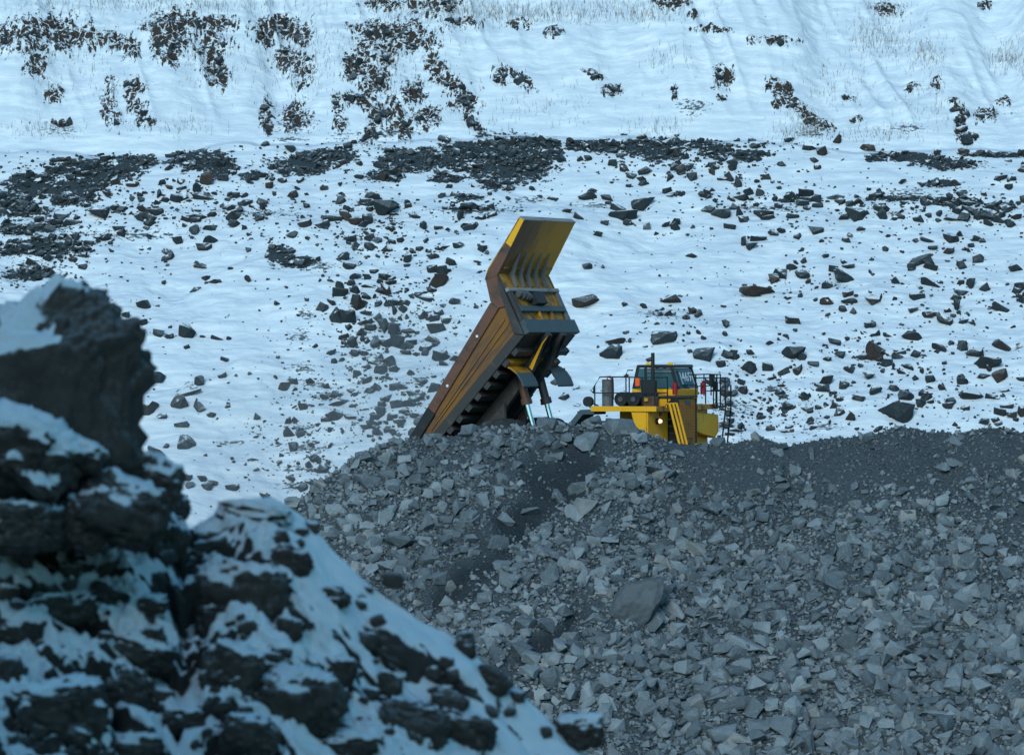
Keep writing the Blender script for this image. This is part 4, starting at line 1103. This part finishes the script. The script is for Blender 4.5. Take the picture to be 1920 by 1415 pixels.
# ---- cab on the truck's far side
cx0, cx1, cy0, cy1, cz0, cz1 = 4.62, 6.42, 0.42, 2.35, 3.25, 4.82
cab = bpy.data.objects.new("cab", None); COL.objects.link(cab); cab.parent = truck
MB().prism([(cx0 - 0.12, cz0), (cx1 + 0.1, cz0), (cx1 + 0.16, cz0 + 0.62), (cx0 - 0.06, cz0 + 0.62)], cy0, cy1).build("cab_base", K["yellow"], cab, 0.03)
zb = cz0 + 0.623
ft, fb = cx1 - 0.10, cx1 + 0.16
MB().prism([(cx0 + 0.12, cz1 - 0.12), (ft + 0.04, cz1 - 0.12), (ft + 0.0, cz1), (cx0 + 0.18, cz1)], cy0 - 0.03, cy1 + 0.03).build("roof", K["black"], cab, 0.02)
pil = MB()
for y in (cy0 + 0.04, cy1 - 0.04):
    pil.prism([(fb, zb), (fb - 0.13, zb), (ft - 0.13, cz1 - 0.122), (ft, cz1 - 0.122)], y - 0.04, y + 0.04)
    pil.prism([(cx0 - 0.06, zb), (cx0 + 0.06, zb), (cx0 + 0.24, cz1 - 0.122), (cx0 + 0.12, cz1 - 0.122)], y - 0.04, y + 0.04)
    pil.bx(cx0 + 0.47, cx0 + 0.57, y - 0.04, y + 0.04, zb, cz1 - 0.122)
pil.build("pillar", K["black"], cab)
for y in (cy0 + 0.02, cy1 - 0.02):
    MB().prism([(cx0 + 0.07, zb + 0.03), (cx0 + 0.465, zb + 0.03), (cx0 + 0.465, cz1 - 0.14), (cx0 + 0.245, cz1 - 0.14)], y - 0.006, y + 0.006).build("side_window", K["glass"], cab)
    MB().prism([(cx0 + 0.575, zb + 0.03), (fb - 0.14, zb + 0.03), (ft - 0.14, cz1 - 0.14), (cx0 + 0.575, cz1 - 0.14)], y - 0.006, y + 0.006).build("side_window", K["glass"], cab)
ws = MB(); e_ = 0.02
ws.add([(fb - 0.05, cy0 + 0.085, zb + 0.01), (fb - 0.05, cy1 - 0.085, zb + 0.01), (ft - 0.05, cy1 - 0.085, cz1 - 0.13), (ft - 0.05, cy0 + 0.085, cz1 - 0.13),
        (fb - 0.07, cy0 + 0.085, zb + 0.01), (fb - 0.07, cy1 - 0.085, zb + 0.01), (ft - 0.07, cy1 - 0.085, cz1 - 0.13), (ft - 0.07, cy0 + 0.085, cz1 - 0.13)],
       [(0, 1, 2, 3), (7, 6, 5, 4), (0, 4, 5, 1), (1, 5, 6, 2), (2, 6, 7, 3), (3, 7, 4, 0)])
ws.build("windscreen", K["glass"], cab)
MB().bx(cx0 + 0.0, cx0 + 0.05, cy0 + 0.09, cy1 - 0.09, zb, zb + 0.35).build("rear_wall", K["black"], cab)
MB().prism([(cx0 + 0.55, zb - 0.2), (cx0 + 1.0, zb - 0.2), (cx0 + 0.9, zb + 0.25), (cx0 + 0.62, zb + 0.6), (cx0 + 0.5, zb + 0.6)], 1.2, 1.75).build("driver_seat", K["black"], cab, 0.04)
MB().bx(6.1, 6.35, 0.7, 2.1, zb - 0.1, zb + 0.22).build("dashboard", K["black"], cab, 0.04)
MB().bx(cx0 + 0.10, cx0 + 0.30, cy0 - 0.09, cy0 - 0.035, zb + 0.10, zb + 0.46).build("orange_panel", K["orange"], cab, 0.03)
MB().bx(cx0 + 0.60, fb - 0.3, cy0 - 0.045, cy0 - 0.032, cz1 - 0.30, cz1 - 0.22).build("sun_visor", K["grey"], cab)
for x in (5.25, 6.18):
    b = MB().prism([(x - 0.09, cz1 + 0.003), (x + 0.14, cz1 + 0.003), (x + 0.12, cz1 + 0.09), (x - 0.07, cz1 + 0.09)], cy0 + 0.0, cy0 + 0.16).build("roof_lamp", K["amber"], cab)
    MB().bx(x + 0.143, x + 0.20, cy0 + 0.02, cy0 + 0.14, cz1 + 0.003, cz1 + 0.08).build("lamp_lens", K["white"], b)
# number board in front of the windscreen
def on_screen(z, off=0.0):
    f = (z - zb) / (cz1 - 0.13 - zb)
    return fb - 0.05 + (ft - fb) * f + off
pz0, pz1 = zb + 0.16, zb + 0.74
py0, py1 = cy0 + 0.42, cy1 - 0.22
pl = MB()
pl.add([(on_screen(pz0, .06), py0, pz0), (on_screen(pz0, .06), py1, pz0), (on_screen(pz1, .06), py1, pz1), (on_screen(pz1, .06), py0, pz1),
        (on_screen(pz0, .03), py0, pz0), (on_screen(pz0, .03), py1, pz0), (on_screen(pz1, .03), py1, pz1), (on_screen(pz1, .03), py0, pz1)],
       [(0, 1, 2, 3), (7, 6, 5, 4), (0, 4, 5, 1), (1, 5, 6, 2), (2, 6, 7, 3), (3, 7, 4, 0)])
plate = pl.build("number_board", K["plate"], cab)
cu = bpy.data.curves.new("number", 'FONT'); cu.body = "|469|"; cu.size = 0.6; cu.extrude = 0.004; cu.align_x = 'CENTER'; cu.align_y = 'CENTER'; cu.space_character = 1.08
tmp = bpy.data.objects.new("number_text", cu); COL.objects.link(tmp)
bpy.context.view_layer.update()
me = bpy.data.meshes.new_from_object(tmp.evaluated_get(bpy.context.evaluated_depsgraph_get()))
bpy.data.objects.remove(tmp)
me.materials.clear()
num = link("number", me, K["white"], plate)
lean = math.atan2(fb - ft, cz1 - 0.13 - zb)
pm = (pz0 + pz1) / 2
Rm = Matrix(((0, math.sin(-lean), math.cos(lean)), (1, 0, 0), (0, math.cos(lean), math.sin(lean)))).to_4x4()
num.matrix_local = Matrix.Translation((on_screen(pm, 0.066), (py0 + py1) / 2, pm)) @ Rm @ Matrix.Diagonal((1.16 / num.dimensions.x, 0.50 / num.dimensions.y, 1, 1))
MB().bx(6.1, 6.12, cy0 + 0.5, cy1 - 0.4, cz1 - 0.1, cz1 - 0.09).build("wiper_motor_cover", K["black"], cab)
# exhaust mast and pieces on the deck
MB().tube([(5.90, -0.55, z_deck), (5.90, -0.55, 5.30)], 0.075, 10).build("mast", K["black"], truck, smooth=True)
tk = MB().tube([(4.86, -2.55, z_deck), (4.86, -2.55, 4.16), (4.86, -2.55, 4.24), (4.86, -2.55, 4.28)], 0.21, 18).build("tank", K["grey"], truck, smooth=True)
MB().tube([(4.86, -2.55, 4.28), (4.86, -2.55, 4.38), (5.0, -2.55, 4.38)], 0.04, 8).build("valve", K["red"], tk)
MB().tube([(4.98, -2.55, 4.36), (5.10, -2.56, 4.26), (5.11, -2.56, 3.9), (5.11, -2.56, 3.5)], 0.035, 8).build("hose", K["red"], tk, smooth=True)
for x in (5.42, 5.95):
    dr = MB().lathe_y((x, -2.2, 3.52), [(-0.35, 0.27), (0.35, 0.27)], 24).build("air_cleaner", K["black"], truck, smooth=True)
    MB().lathe_y((x, -2.57, 3.52), [(-0.02, 0.10), (0.02, 0.10)], 16).build("cap", K["grey"], dr, smooth=True)
MB().bx(4.98, 6.35, -1.75, -1.0, z_deck, 3.75).build("battery_box", K["black"], truck, 0.03)
MB().bx(5.55, 6.15, -0.95, -0.68, z_deck, 4.25).build("intake_box", K["black"], truck, 0.03)
MB().bx(6.25, 6.72, -2.3, -1.85, z_deck, 3.62).build("tool_box", K["rust"], truck, 0.03)
MB().bx(6.35, 6.5, -2.42, -2.32, 3.42, 3.56).build("side_lamp", K["amber"], truck, 0.02)
for (u0, y) in ((6.55, 0.1), (7.2, 1.35)):
    ex = MB().tube([(u0, y, 3.66), (u0, y, 4.0), (u0, y, 4.08), (u0, y, 4.12)], 0.10, 14).build("fire_extinguisher", K["red"], truck, smooth=True)
    MB().bx(u0 - 0.03, u0 + 0.10, y - 0.03, y + 0.03, 4.121, 4.18).build("nozzle", K["black"], ex)
# mirror drum by the mudguard, rear corner
MB().lathe_y((4.02, -2.5, 3.42), [(-0.09, 0.20), (0.09, 0.20)], 20).build("mirror", K["black"], truck, smooth=True)
MB().tube([(4.1, -2.5, 3.4), (4.45, -2.5, 3.25)], 0.03, 6).build("mirror_arm", K["black"], truck)
# railings
def rail(name, pts_top, mids, posts, zb_, r=0.028):
    m = MB()
    m.tube(pts_top, r, 6)
    for pm_ in mids: m.tube(pm_, r * 0.85, 6)
    for (x, y, z) in posts: m.tube([(x, y, zb_), (x, y, z)], r, 6)
    return m.build(name, K["black"], truck)
y = YD + 0.05
rail("railing", [(4.42, y, 3.75), (4.45, y, 4.0), (4.70, y, 4.38), (5.6, y, 4.38), (6.4, y, 4.36), (7.02, y, 4.36), (7.02, y, 3.2)], [[(4.42, y, 3.76), (5.6, y, 3.76), (7.02, y, 3.76)], [(4.42, y, 3.76), (4.30, y, 3.86), (4.42, y, 3.95)]],
     [(4.48, y, 4.05), (5.25, y, 4.38), (5.95, y, 4.37), (6.5, y, 4.36)], z_deck)
x = 7.05
rail("railing", [(x, -2.9, 4.36), (x, -1.75, 4.36)], [[(x, -2.9, 3.76), (x, -1.75, 3.76)]], [(x, -1.75, 4.36)], z_deck)
rail("railing", [(7.25, -0.1, 4.44), (7.25, 1.0, 4.44), (7.25, 2.0, 4.44), (7.25, 2.05, 4.3)], [[(7.25, -0.1, 3.98), (7.25, 2.05, 3.98)]], [(7.25, 0.55, 4.44), (7.25, 1.35, 4.44), (7.25, 2.05, 4.4)], 3.6)
rail("railing", [(4.9, -0.9, 4.45), (4.98, -0.9, 4.62), (5.2, -0.9, 4.62)], [], [(4.9, -0.9, 4.45)], z_deck)
# far side walkway: platform, railings, mirrors, stair
MB().bx(6.2, 7.2, 2.55, 3.75, 3.10, 3.17).build("walkway", K["black"], truck)
MB().prism_x([(1.0, 2.98), (3.25, 2.82), (3.3, 2.15), (2.95, 1.9), (1.8, 2.05), (1.0, 2.2)], 6.75, 7.05).build("step_bracket", K["yellow"], truck, 0.03)
rail("railing", [(6.3, 2.6, 4.28), (6.3, 3.7, 4.28), (7.15, 3.7, 4.28), (7.15, 3.2, 4.28)], [[(6.3, 3.7, 3.75), (7.15, 3.7, 3.75)]], [(6.3, 3.7, 4.28), (6.75, 3.7, 4.28), (7.15, 3.7, 4.28), (7.15, 3.2, 4.28)], 3.17)
rail("railing", [(7.18, 2.35, 4.42), (7.18, 3.15, 4.42)], [[(7.18, 2.35, 3.8), (7.18, 3.15, 3.8)]], [(7.18, 2.45, 4.42), (7.18, 2.8, 4.42), (7.18, 3.15, 4.42)], 3.17)
MB().bx(6.95, 7.12, 2.5, 2.78, 3.95, 4.45).build("mirror", K["black"], truck, 0.04)
MB().bx(6.8, 6.95, 3.2, 3.5, 3.75, 4.15).build("mirror", K["black"], truck, 0.04)
MB().tube([(7.1, 3.3, 4.2), (7.1, 3.9, 4.1), (7.1, 4.15, 4.16)], 0.025, 6).build("mirror_arm", K["black"], truck)
MB().tube([(7.1, 3.6, 3.9), (7.1, 4.0, 3.95)], 0.025, 6).build("mirror_arm", K["black"], truck)
st = MB()
for k in range(9):
    f = k / 8
    st.bx(7.22, 7.5, 3.25 - 0.75 * f, 3.75 - 0.75 * f, 2.98 - 0.33 * k, 3.0 - 0.33 * k)
sta = st.build("side_ladder", K["black"], truck)
for (a, b) in ((3.22, 2.45), (3.78, 3.0)):
    MB().tube([(7.36, a, 4.0), (7.36, a, 3.0), (7.36, b, 0.3)], 0.035, 6).build("handrail", K["black"], sta)
MB().prism_x([(3.1, 2.0), (3.35, 2.0), (2.95, 0.9), (2.8, 0.9)], 7.05, 7.12).build("ladder_brace", K["rust"], truck)
# ------------------------------------------------------------------ the near snow bank, about forty metres off, out of focus
RIDGE_U = [-700, -300, 0, 150, 270, 330, 365, 400, 430, 500, 560, 640, 720, 800, 880, 950, 1040, 1130, 1250, 1500]
RIDGE_V = [900, 840, 830, 880, 900, 948, 990, 968, 945, 932, 965, 1048, 1118, 1168, 1212, 1278, 1355, 1425, 1520, 1700]
YR = 42.0
nx, nt = 640, 520
xs = np.linspace(-8.6, 2.4, nx)
ts = np.concatenate([np.linspace(-3.0, -0.2, 60), np.linspace(-0.19, 7.0, nt - 60)])
S, T = np.meshgrid(xs, ts)
uu = UC + F * S / YR
zr = -(np.interp(uu, RIDGE_U, RIDGE_V) - VC) / F * YR
th = math.radians(44)
Yb = np.where(T > 0, YR - T * math.cos(th), YR - T * 0.8)
Zb = np.where(T > 0, zr - T * math.sin(th), zr + T * 0.7)
soft = sstep(0.0, 0.6, np.abs(T))
# lumps: blocks of rock under the snow, each a rounded boss standing out of the slope
pu_, pv_ = UC + F * S / YR, VC - F * Zb / YR
calm = sstep(0.0, 260.0, (pu_ - 470) * 0.72 - (pv_ - 930) * 0.70 + 215)          # the smoother strip along the skyline
lr = np.random.default_rng(21)
boss = np.zeros_like(S)
edge = 0.35 * fbm(S * 2.2, T * 2.2, 50.0, 3) + 0.10 * fbm(S * 9, T * 9, 51.0, 2)
for _ in range(260):
    cs, ct = lr.uniform(-6.5, 1.6), lr.uniform(-0.2, 5.2)
    r = 0.14 + 0.42 * lr.random() ** 1.7
    hgt = r * lr.uniform(0.55, 0.95)
    q = np.sqrt(((S - cs) / (r * lr.uniform(0.9, 1.5))) ** 2 + ((T - ct) / (r * lr.uniform(0.7, 1.0))) ** 2) + edge
    boss = np.maximum(boss, hgt * np.sqrt(np.clip(1 - q ** 2, 0, 1)) ** 0.8)
boss = boss * (1 - 0.75 * calm) * soft
d0 = 0.20 * fbm(S * 1.0, T * 1.1, 3.0, 2) * soft + boss + 0.03 * fbm(S * 2.6, T * 2.6, 9.0, 3)
d = d0 + 0.008 * fbm(S * 8, T * 8, 5.0, 3) + (0.09 * np.abs(fbm(S * 6, T * 6, 31.0, 4)) + 0.03 * fbm(S * 15, T * 15, 33.0, 3)) * sstep(0.02, 0.15, boss)
Xs = S + 0.05 * fbm(S * 3, T * 3, 14.0, 2)
Ys = Yb - d * math.sin(th)
Zs = Zb + d * math.cos(th)
GF = grid_faces(nt, nx)[:, ::-1]
up = vnormals(np.stack([Xs, Yb - d0 * math.sin(th), Zb + d0 * math.cos(th)], -1).reshape(-1, 3), GF)[:, 2]
near = link("snow_bank", np_mesh("snow_bank", np.stack([Xs, Ys, Zs], -1).reshape(-1, 3), GF, True,
            {"up": up, "snow": 0.16 * calm - 0.02 + 0.18 * noise3(S * 0.9, T * 0.9, 40.0)}), M["near_ground"])
tag(near, kind="structure")
V0 = np.stack([S, T, Xs, Ys, Zs], -1).reshape(-1, 5)
def near_point(u, v):
    """the point of the near bank seen at photograph pixel (u, v)"""
    pu, pv = to_px(V0[:, 2], V0[:, 3], V0[:, 4])
    k = (V0[:, 1] > -0.05)
    dd = (pu - u) ** 2 + (pv - v) ** 2 + np.where(k, 0, 1e9)
    i = np.argsort(dd)[:6]
    j = i[np.argmin(V0[i, 3])]
    return V0[j, 2:]
bmb = bmesh.new(); bmesh.ops.create_icosphere(bmb, subdivisions=3, radius=1.0)
ICO3 = (np.array([w.co[:] for w in bmb.verts]), np.array([[w.index for w in f.verts] for f in bmb.faces])); bmb.free()
def near_rock(u, v, w, h, seed, label, tilt=0, rough=0.2, sq=0.7, snow=0.0, push=0.15, depth=None, name="snowy_rock", lod=False, group="snowy rocks of the near bank", yy=None):
    p = near_point(u, v)
    s = (yy or p[1]) / F
    V, Fc = (ICO3 if lod else ICO5)[0].copy(), (ICO3 if lod else ICO5)[1]
    V = np.sign(V) * np.abs(V) ** sq
    o = seed * 3.7
    r = fbm(V[:, 0] * 1.1 + o, V[:, 1] * 1.1, V[:, 2] * 1.1, 3)
    r2 = np.abs(fbm(V[:, 0] * 3 + o, V[:, 1] * 3, V[:, 2] * 3 + 4, 3))
    r3 = np.abs(fbm(V[:, 0] * 8 + o, V[:, 1] * 8, V[:, 2] * 8, 3)) + 0.5 * fbm(V[:, 0] * 15 + o, V[:, 1] * 15, V[:, 2] * 15, 3)
    t = math.radians(tilt)
    R = np.array([[math.cos(t), 0, math.sin(t)], [0, 1, 0], [-math.sin(t), 0, math.cos(t)]]).T
    dim = np.array([w * s, (depth or 0.5 * (w + h)) * s, h * s])
    low = V * (1 + rough * r)[:, None]
    k = dim / (low.max(0) - low.min(0))
    up = vnormals(low * k @ R, fix_normals(low, Fc))[:, 2]
    V = V * (1 + rough * r - 0.14 * r2 + 0.13 * r3)[:, None]
    V = V / (V.max(0) - V.min(0)) * dim @ R
    ob = link(name, np_mesh(name, V, Fc, True, {"snow": np.full(len(V), snow), "up": up}), M["near_rock"])
    ob.location = (p[0], p[1] - push * h * s + 0.12 * (w + h) * s, p[2])
    if yy: ob.location.y = yy
    ob.location.x = (u - UC) / F * ob.location.y
    ob.location.z = -(v - VC) / F * ob.location.y
    tag(ob, label, "rock", group)
    return ob
NEAR = [
 (455, 1118, 215, 150, 2, "big brown rock with a bare rough face under the snow hump", 12, -0.12),
 (112, 1142, 140, 75, 3, "low rounded dark rock poking through snow beneath the tall rock", -8, -0.1),
 (262, 1225, 150, 90, 4, "dark rock with a scalloped snow cap mid bank", 15, 0.05),
 (105, 1335, 210, 150, 5, "wide dark rock hung with snow near the bank's foot", 0, 0.0),
 (245, 1310, 85, 135, 6, "upright dark rock with one snow spot on its face", 10, -0.05),
 (440, 1255, 130, 120, 7, "dark rock beneath the snow shelf of the brown rock", 20, 0.0),
 (560, 1315, 180, 160, 8, "largest rock low on the bank, split by shadow", -15, -0.1),
 (623, 1118, 80, 42, 9, "small dark rock on the bank's snowy shoulder", 20, -0.25),
 (683, 1203, 55, 40, 10, "small dark rock at the head of the curved crack", 0, -0.3),
 (728, 1232, 90, 14, 33, "thin dark curved rock edge showing through smooth snow", 32, -0.4),
 (872, 1215, 46, 48, 11, "small dark rock standing on the bank's skyline", 0, -0.1),
 (842, 1320, 80, 62, 12, "dark rock in a hollow of the lower snow ridge", 20, -0.3),
 (775, 1360, 150, 100, 13, "broad brown rock at the bottom edge, bare of snow", 10, -0.25),
 (1088, 1372, 100, 76, 14, "last rock at the bank's tip with a clean snow cap", -8, 0.12),
 (925, 1278, 80, 50, 15, "black rock overhanging the bank's skyline", 35, -0.35),
 (250, 1398, 120, 60, 16, "dark rock cut by the bottom edge under white fingers of snow", 0, 0.0),
 (478, 962, 150, 56, 17, "snow loaded slab with a black undercut on the skyline", 8, 0.75),
 (152, 850, 110, 70, 18, "snow crusted lump leaning on the foot of the tall rock", 30, 0.12),
 (225, 965, 190, 150, 19, "dark broken rock below the tall rock's foot", 15, -0.15),
 (130, 1075, 60, 36, 20, "small black wedge of rock in the upper snow", 0, -0.3),
 (202, 1112, 70, 46, 21, "small dark rock above the scalloped snow cap", 30, -0.1),
 (288, 1132, 64, 42, 22, "half buried grey rock beside the brown rock", 0, 0.1),
 (395, 1165, 64, 84, 23, "upright grey rock standing against the brown rock", 0, 0.05),
 (288, 1205, 52, 76, 24, "narrow dark rock between two snow caps", -20, -0.15),
 (30, 1188, 70, 40, 25, "small reddish dark rock near the picture edge", 15, -0.2),
 (20, 1262, 70, 80, 26, "dark rock at the picture edge above the wide rock", 0, -0.1),
 (640, 1262, 60, 70, 27, "jagged dark rock above the bank's largest low rock", 20, -0.1),
 (727, 1282, 60, 50, 28, "dark rock tucked under the smooth snow hump", 30, -0.2),
 (870, 1372, 130, 90, 29, "grey brown rock beneath the lower snow ridge", 20, -0.15),
 (45, 850, 230, 170, 30, "broad snow plastered lump at the picture edge leaning on the tall rock", 25, 0.42),
 (40, 985, 170, 110, 34, "dark broken rock at the picture edge under the snow plastered lump", 0, -0.1),
 (150, 985, 120, 100, 35, "dark rock wedged under the tall rock's foot", 30, -0.1),
 (305, 1010, 110, 80, 36, "dark angular rock on the slope below the pointed skyline rock", 20, -0.05),
 (545, 1050, 90, 60, 37, "black hollow faced rock under the skyline snow slab", 20, -0.2),
 (350, 1350, 110, 60, 38, "dark rock with a torn snow edge between the two wide rocks", 0, 0.0),
 (470, 1375, 120, 90, 39, "rough dark rock near the bottom edge under the snow shelf", 10, -0.1),
 (540, 1180, 60, 50, 40, "dark rock poking from snow right of the brown rock".replace("right of", "beyond"), 10, -0.1),
 (285, 915, 120, 130, 41, "dark shouldering rock between the tall rock's foot and the pointed skyline rock", 35, 0.0),
 (330, 955, 60, 70, 31, "pointed dark rock on the skyline beside the tall rock", 25, -0.1),
 (660, 1395, 130, 60, 32, "dark rock at the bottom edge between two larger ones", 0, -0.05)]
for (a, b, w, h, sd_, lab, ti, sn) in NEAR:
    near_rock(a, b, w, h, sd_, lab, ti, snow=sn + 0.08, yy={30: 39.6, 18: 39.7, 19: 39.8, 34: 39.5, 35: 39.7, 41: 40.3}.get(sd_))
# small stones in clusters around them
k = 0
for (a, b, ra, rb, n) in ((300, 1010, 90, 60, 16), (120, 1100, 110, 40, 10), (250, 1260, 110, 80, 14), (480, 1220, 110, 60, 16), (620, 1290, 90, 60, 12), (780, 1330, 120, 60, 12), (100, 1370, 110, 50, 10),
                         (420, 1330, 90, 60, 10), (650, 1130, 60, 40, 6), (820, 1240, 90, 40, 6), (960, 1340, 60, 40, 5), (60, 1010, 60, 30, 6), (560, 1000, 50, 40, 4), (300, 920, 40, 30, 5)):
    for _ in range(n):
        k += 1
        w = 16 + 22 * rng.random() ** 1.6
        near_rock(a + ra * rng.normal() * 0.6, b + rb * rng.normal() * 0.6, w * rng.uniform(0.9, 1.5), w * rng.uniform(0.6, 1.1), 50 + k, "small dark stone poking out of the near snow bank",
                  rng.uniform(-35, 35), snow=rng.uniform(-0.35, 0.05), name="stone", lod=True, group="small stones in the near snow")
# the tall rock that stands up at the picture's edge
def tall_rock():
    y = 40.5
    s = y / F
    V, Fc = ICO5[0].copy(), ICO5[1]
    bm = bmesh.new(); bmesh.ops.create_icosphere(bm, subdivisions=6, radius=1.0)
    V = np.array([w.co[:] for w in bm.verts]); Fc = np.array([[w.index for w in f.verts] for f in bm.faces]); bm.free()
    V = np.sign(V) * np.abs(V) ** 0.55
    V = V / np.abs(V).max(0)
    # its outline by height: (pixel row, left edge, right edge)
    rows = np.array([560, 575, 600, 640, 690, 730, 780, 830, 880, 940, 1000])
    lft = np.array([95, 40, -60, -160, -230, -260, -260, -260, -250, -240, -230])
    rgt = np.array([150, 190, 215, 236, 240, 246, 250, 256, 260, 272, 272])
    row = 780 - 222 * V[:, 2]
    l, r = np.interp(row, rows, lft), np.interp(row, rows, rgt)
    uu = l + (r - l) * (V[:, 0] * 0.5 + 0.5)
    d = V[:, 1] * 130 * np.interp(row, [560, 640, 800], [0.45, 0.8, 1.0])
    X, Y, Z = (uu - UC) * s, y + d * s, -(row - VC) * s
    c = np.array([(20 - UC) * s, y, -(780 - VC) * s])
    P = np.stack([X, Y, Z], 1) - c
    n = P / np.linalg.norm(P, axis=1)[:, None]
    big = 0.13 * fbm(P[:, 0] * 2.2, P[:, 1] * 2.2, P[:, 2] * 2.2 + 3, 2)
    q = np.full(len(P), 9.0)
    tr = np.random.default_rng(5)
    for _ in range(110):
        j = tr.integers(len(P)); r = tr.uniform(0.12, 0.34)
        q = np.minimum(q, np.linalg.norm((P - P[j]) * np.array([1, 1, tr.uniform(0.9, 1.6)]), axis=1) / r)
    q = q + 0.25 * fbm(P[:, 0] * 5, P[:, 1] * 5, P[:, 2] * 5, 2)
    big = big + 0.13 * np.sqrt(np.clip(1 - q ** 2, 0, 1))
    up = vnormals(P + n * big[:, None], fix_normals(P, Fc))[:, 2]
    dis = big - 0.06 * np.abs(fbm(P[:, 0] * 4, P[:, 1] * 4, P[:, 2] * 4, 3)) + 0.085 * np.abs(fbm(P[:, 0] * 8, P[:, 1] * 8, P[:, 2] * 8 + 7, 3)) + 0.03 * fbm(P[:, 0] * 24, P[:, 1] * 24, P[:, 2] * 24, 3)
    P = P + n * dis[:, None]
    wob = 28 * fbm(P[:, 0] * 3, P[:, 1] * 3, P[:, 2] * 3 + 11, 3)
    sn = 0.95 * sstep(130, 60, uu + wob + 0.25 * (row - 640)) * sstep(715, 690, row + 0.6 * wob) - 0.42
    sn = sn + 0.8 * sstep(-10, 25, row - (800 + 0.55 * np.clip(uu, 0, 200)) + 0.5 * wob) * sstep(70, 35, row - (800 + 0.55 * np.clip(uu, 0, 200)) + 0.5 * wob) * (uu < 170)
    o = link("tall_rock", np_mesh("tall_rock", P, Fc, True, {"snow": sn, "up": up}), M["near_rock"])
    o.location = c
    tag(o, "tall dark rough rock with snow on its sloping shoulder, standing on the near bank", "rock")
tall_rock()
# ------------------------------------------------------------------ unseen rise added behind the camera to keep low light off the near bank
def shade_rise():
    gx = np.linspace(-110, 40, 110); gy = np.linspace(-90, 24, 90)
    X, Y = np.meshgrid(gx, gy)
    d = np.sqrt(((X + 28) / 1.35) ** 2 + ((Y + 28) / 1.0) ** 2) + 3.0 * noise3(X * 0.09, Y * 0.09, 2.0)
    Z = -9 + 49 * sstep(33, 12, d) + 1.6 * fbm(X * 0.12, Y * 0.12, 1.0, 4)
    m = NT("added_rise_surface")
    P = m.coord("World")
    c = m.mix(m.step(m.noise(P, 0.3, 6, 0.6), 0.45, 0.6), (0.05, 0.052, 0.055), (0.4, 0.42, 0.45))
    o = link("added_shade_rise", np_mesh("added_shade_rise", np.stack([X, Y, Z], -1).reshape(-1, 3), grid_faces(90, 110), True), m.out(c, 0.9))
    tag(o, kind="structure")
shade_rise()
# ground under everything, out to the horizon
g = np.array([[-900, -900, -26.], [900, -900, -26.], [900, 900, -26.], [-900, 900, -26.]])
gm = NT("pit_floor")
o = link("ground", np_mesh("ground", g, np.array([[0, 1, 2, 3]])), gm.out(gm.mix(gm.noise(gm.coord("World"), 0.05, 6), (0.3, 0.32, 0.34), (0.75, 0.78, 0.8)), 0.9))
tag(o, kind="structure")

# dust drifting off the tipped load, low behind the heap
dm = bpy.data.materials.new("drifting_dust"); dm.use_nodes = True
dt = dm.node_tree
dt.nodes.remove(dt.nodes["Principled BSDF"])
pv_ = dt.nodes.new("ShaderNodeVolumePrincipled")
pv_.inputs["Color"].default_value = (0.86, 0.90, 0.93, 1)
pv_.inputs["Density"].default_value = 0.028
dt.links.new(pv_.outputs[0], dt.nodes["Material Output"].inputs["Volume"])
for (cx, cy, cz, rx, ry, rz) in ((-8.0, 174.0, -3.4, 8.5, 4.0, 4.6), (-3.6, 174.0, -0.6, 3.8, 3.5, 4.2)):
    V = ICO3[0] * np.array([rx, ry, rz]) + np.array([cx, cy, cz])
    o = link("dust", np_mesh("dust", V, fix_normals(V, ICO3[1]), True), dm)
    tag(o, kind="stuff")
# ------------------------------------------------------------------ dry stalks standing through the snow on the upper face
GRASS = [(1650,75,60,40,300),(1735,105,30,25,160),(1890,110,35,25,200),(1660,20,50,20,120),(230,12,200,14,260),(420,15,150,12,160),(820,25,130,22,360),(980,30,120,18,380),(1130,22,140,18,260),(1220,30,60,14,140),
         (720,110,110,60,300),(560,120,80,60,200),(90,245,60,14,90),(330,240,60,18,60),(1520,255,60,14,140),(1660,255,60,14,100),(1240,245,40,18,70),(1500,235,40,25,120),(1560,165,60,40,90),(1000,200,160,50,120),(1750,200,60,40,90),(150,120,120,60,140),(1250,110,40,25,60),(390,130,60,50,110)]
gu, gv, gl = [], [], []
for (a, b, ra, rb, k) in GRASS:
    k = int(k * 1.1)
    gu.append(rng.normal(a, ra * 0.6, k)); gv.append(rng.normal(b, rb * 0.6, k)); gl.append(rng.uniform(0.12, 0.5, k))
gu, gv, gl = np.concatenate(gu), np.concatenate(gv), np.concatenate(gl)
hx, hy, hz, ok = hit(h_slope, gu, gv, 190, 250)
k = ok; n = int(k.sum())
B = np.stack([hx, hy, hz], 1)[k]; gl = gl[k]
ln = np.stack([rng.normal(0, 0.22, n), rng.normal(-0.25, 0.15, n), np.ones(n)], 1)
ln /= np.linalg.norm(ln, axis=1)[:, None]
wd = rng.uniform(0.005, 0.010, n)[:, None]
T1 = B + ln * gl[:, None] * 0.6
T2 = B + ln * gl[:, None] + np.stack([rng.normal(0, 0.08, n), rng.normal(0, 0.05, n), -0.03 * np.ones(n)], 1)
e1 = np.array([1.0, 0.25, 0]) * wd
vv = np.stack([B - e1 - ln * 0.1, B + e1 - ln * 0.1, T1 - e1 * 0.7, T1 + e1 * 0.7, T2 - e1 * 0.3, T2 + e1 * 0.3], 1).reshape(-1, 3)
o6 = np.arange(n)[:, None] * 6
ff = np.concatenate([o6 + np.array([[0, 1, 3, 2]]), o6 + np.array([[2, 3, 5, 4]])], 0)
gt = NT("dry_grass")
o = link("dry_grass", np_mesh("dry_grass", vv, ff), gt.out(gt.mix(gt.noise(gt.coord("World"), 2.0, 3), (0.14, 0.115, 0.095), (0.30, 0.26, 0.22)), 0.9))
tag(o, kind="stuff")
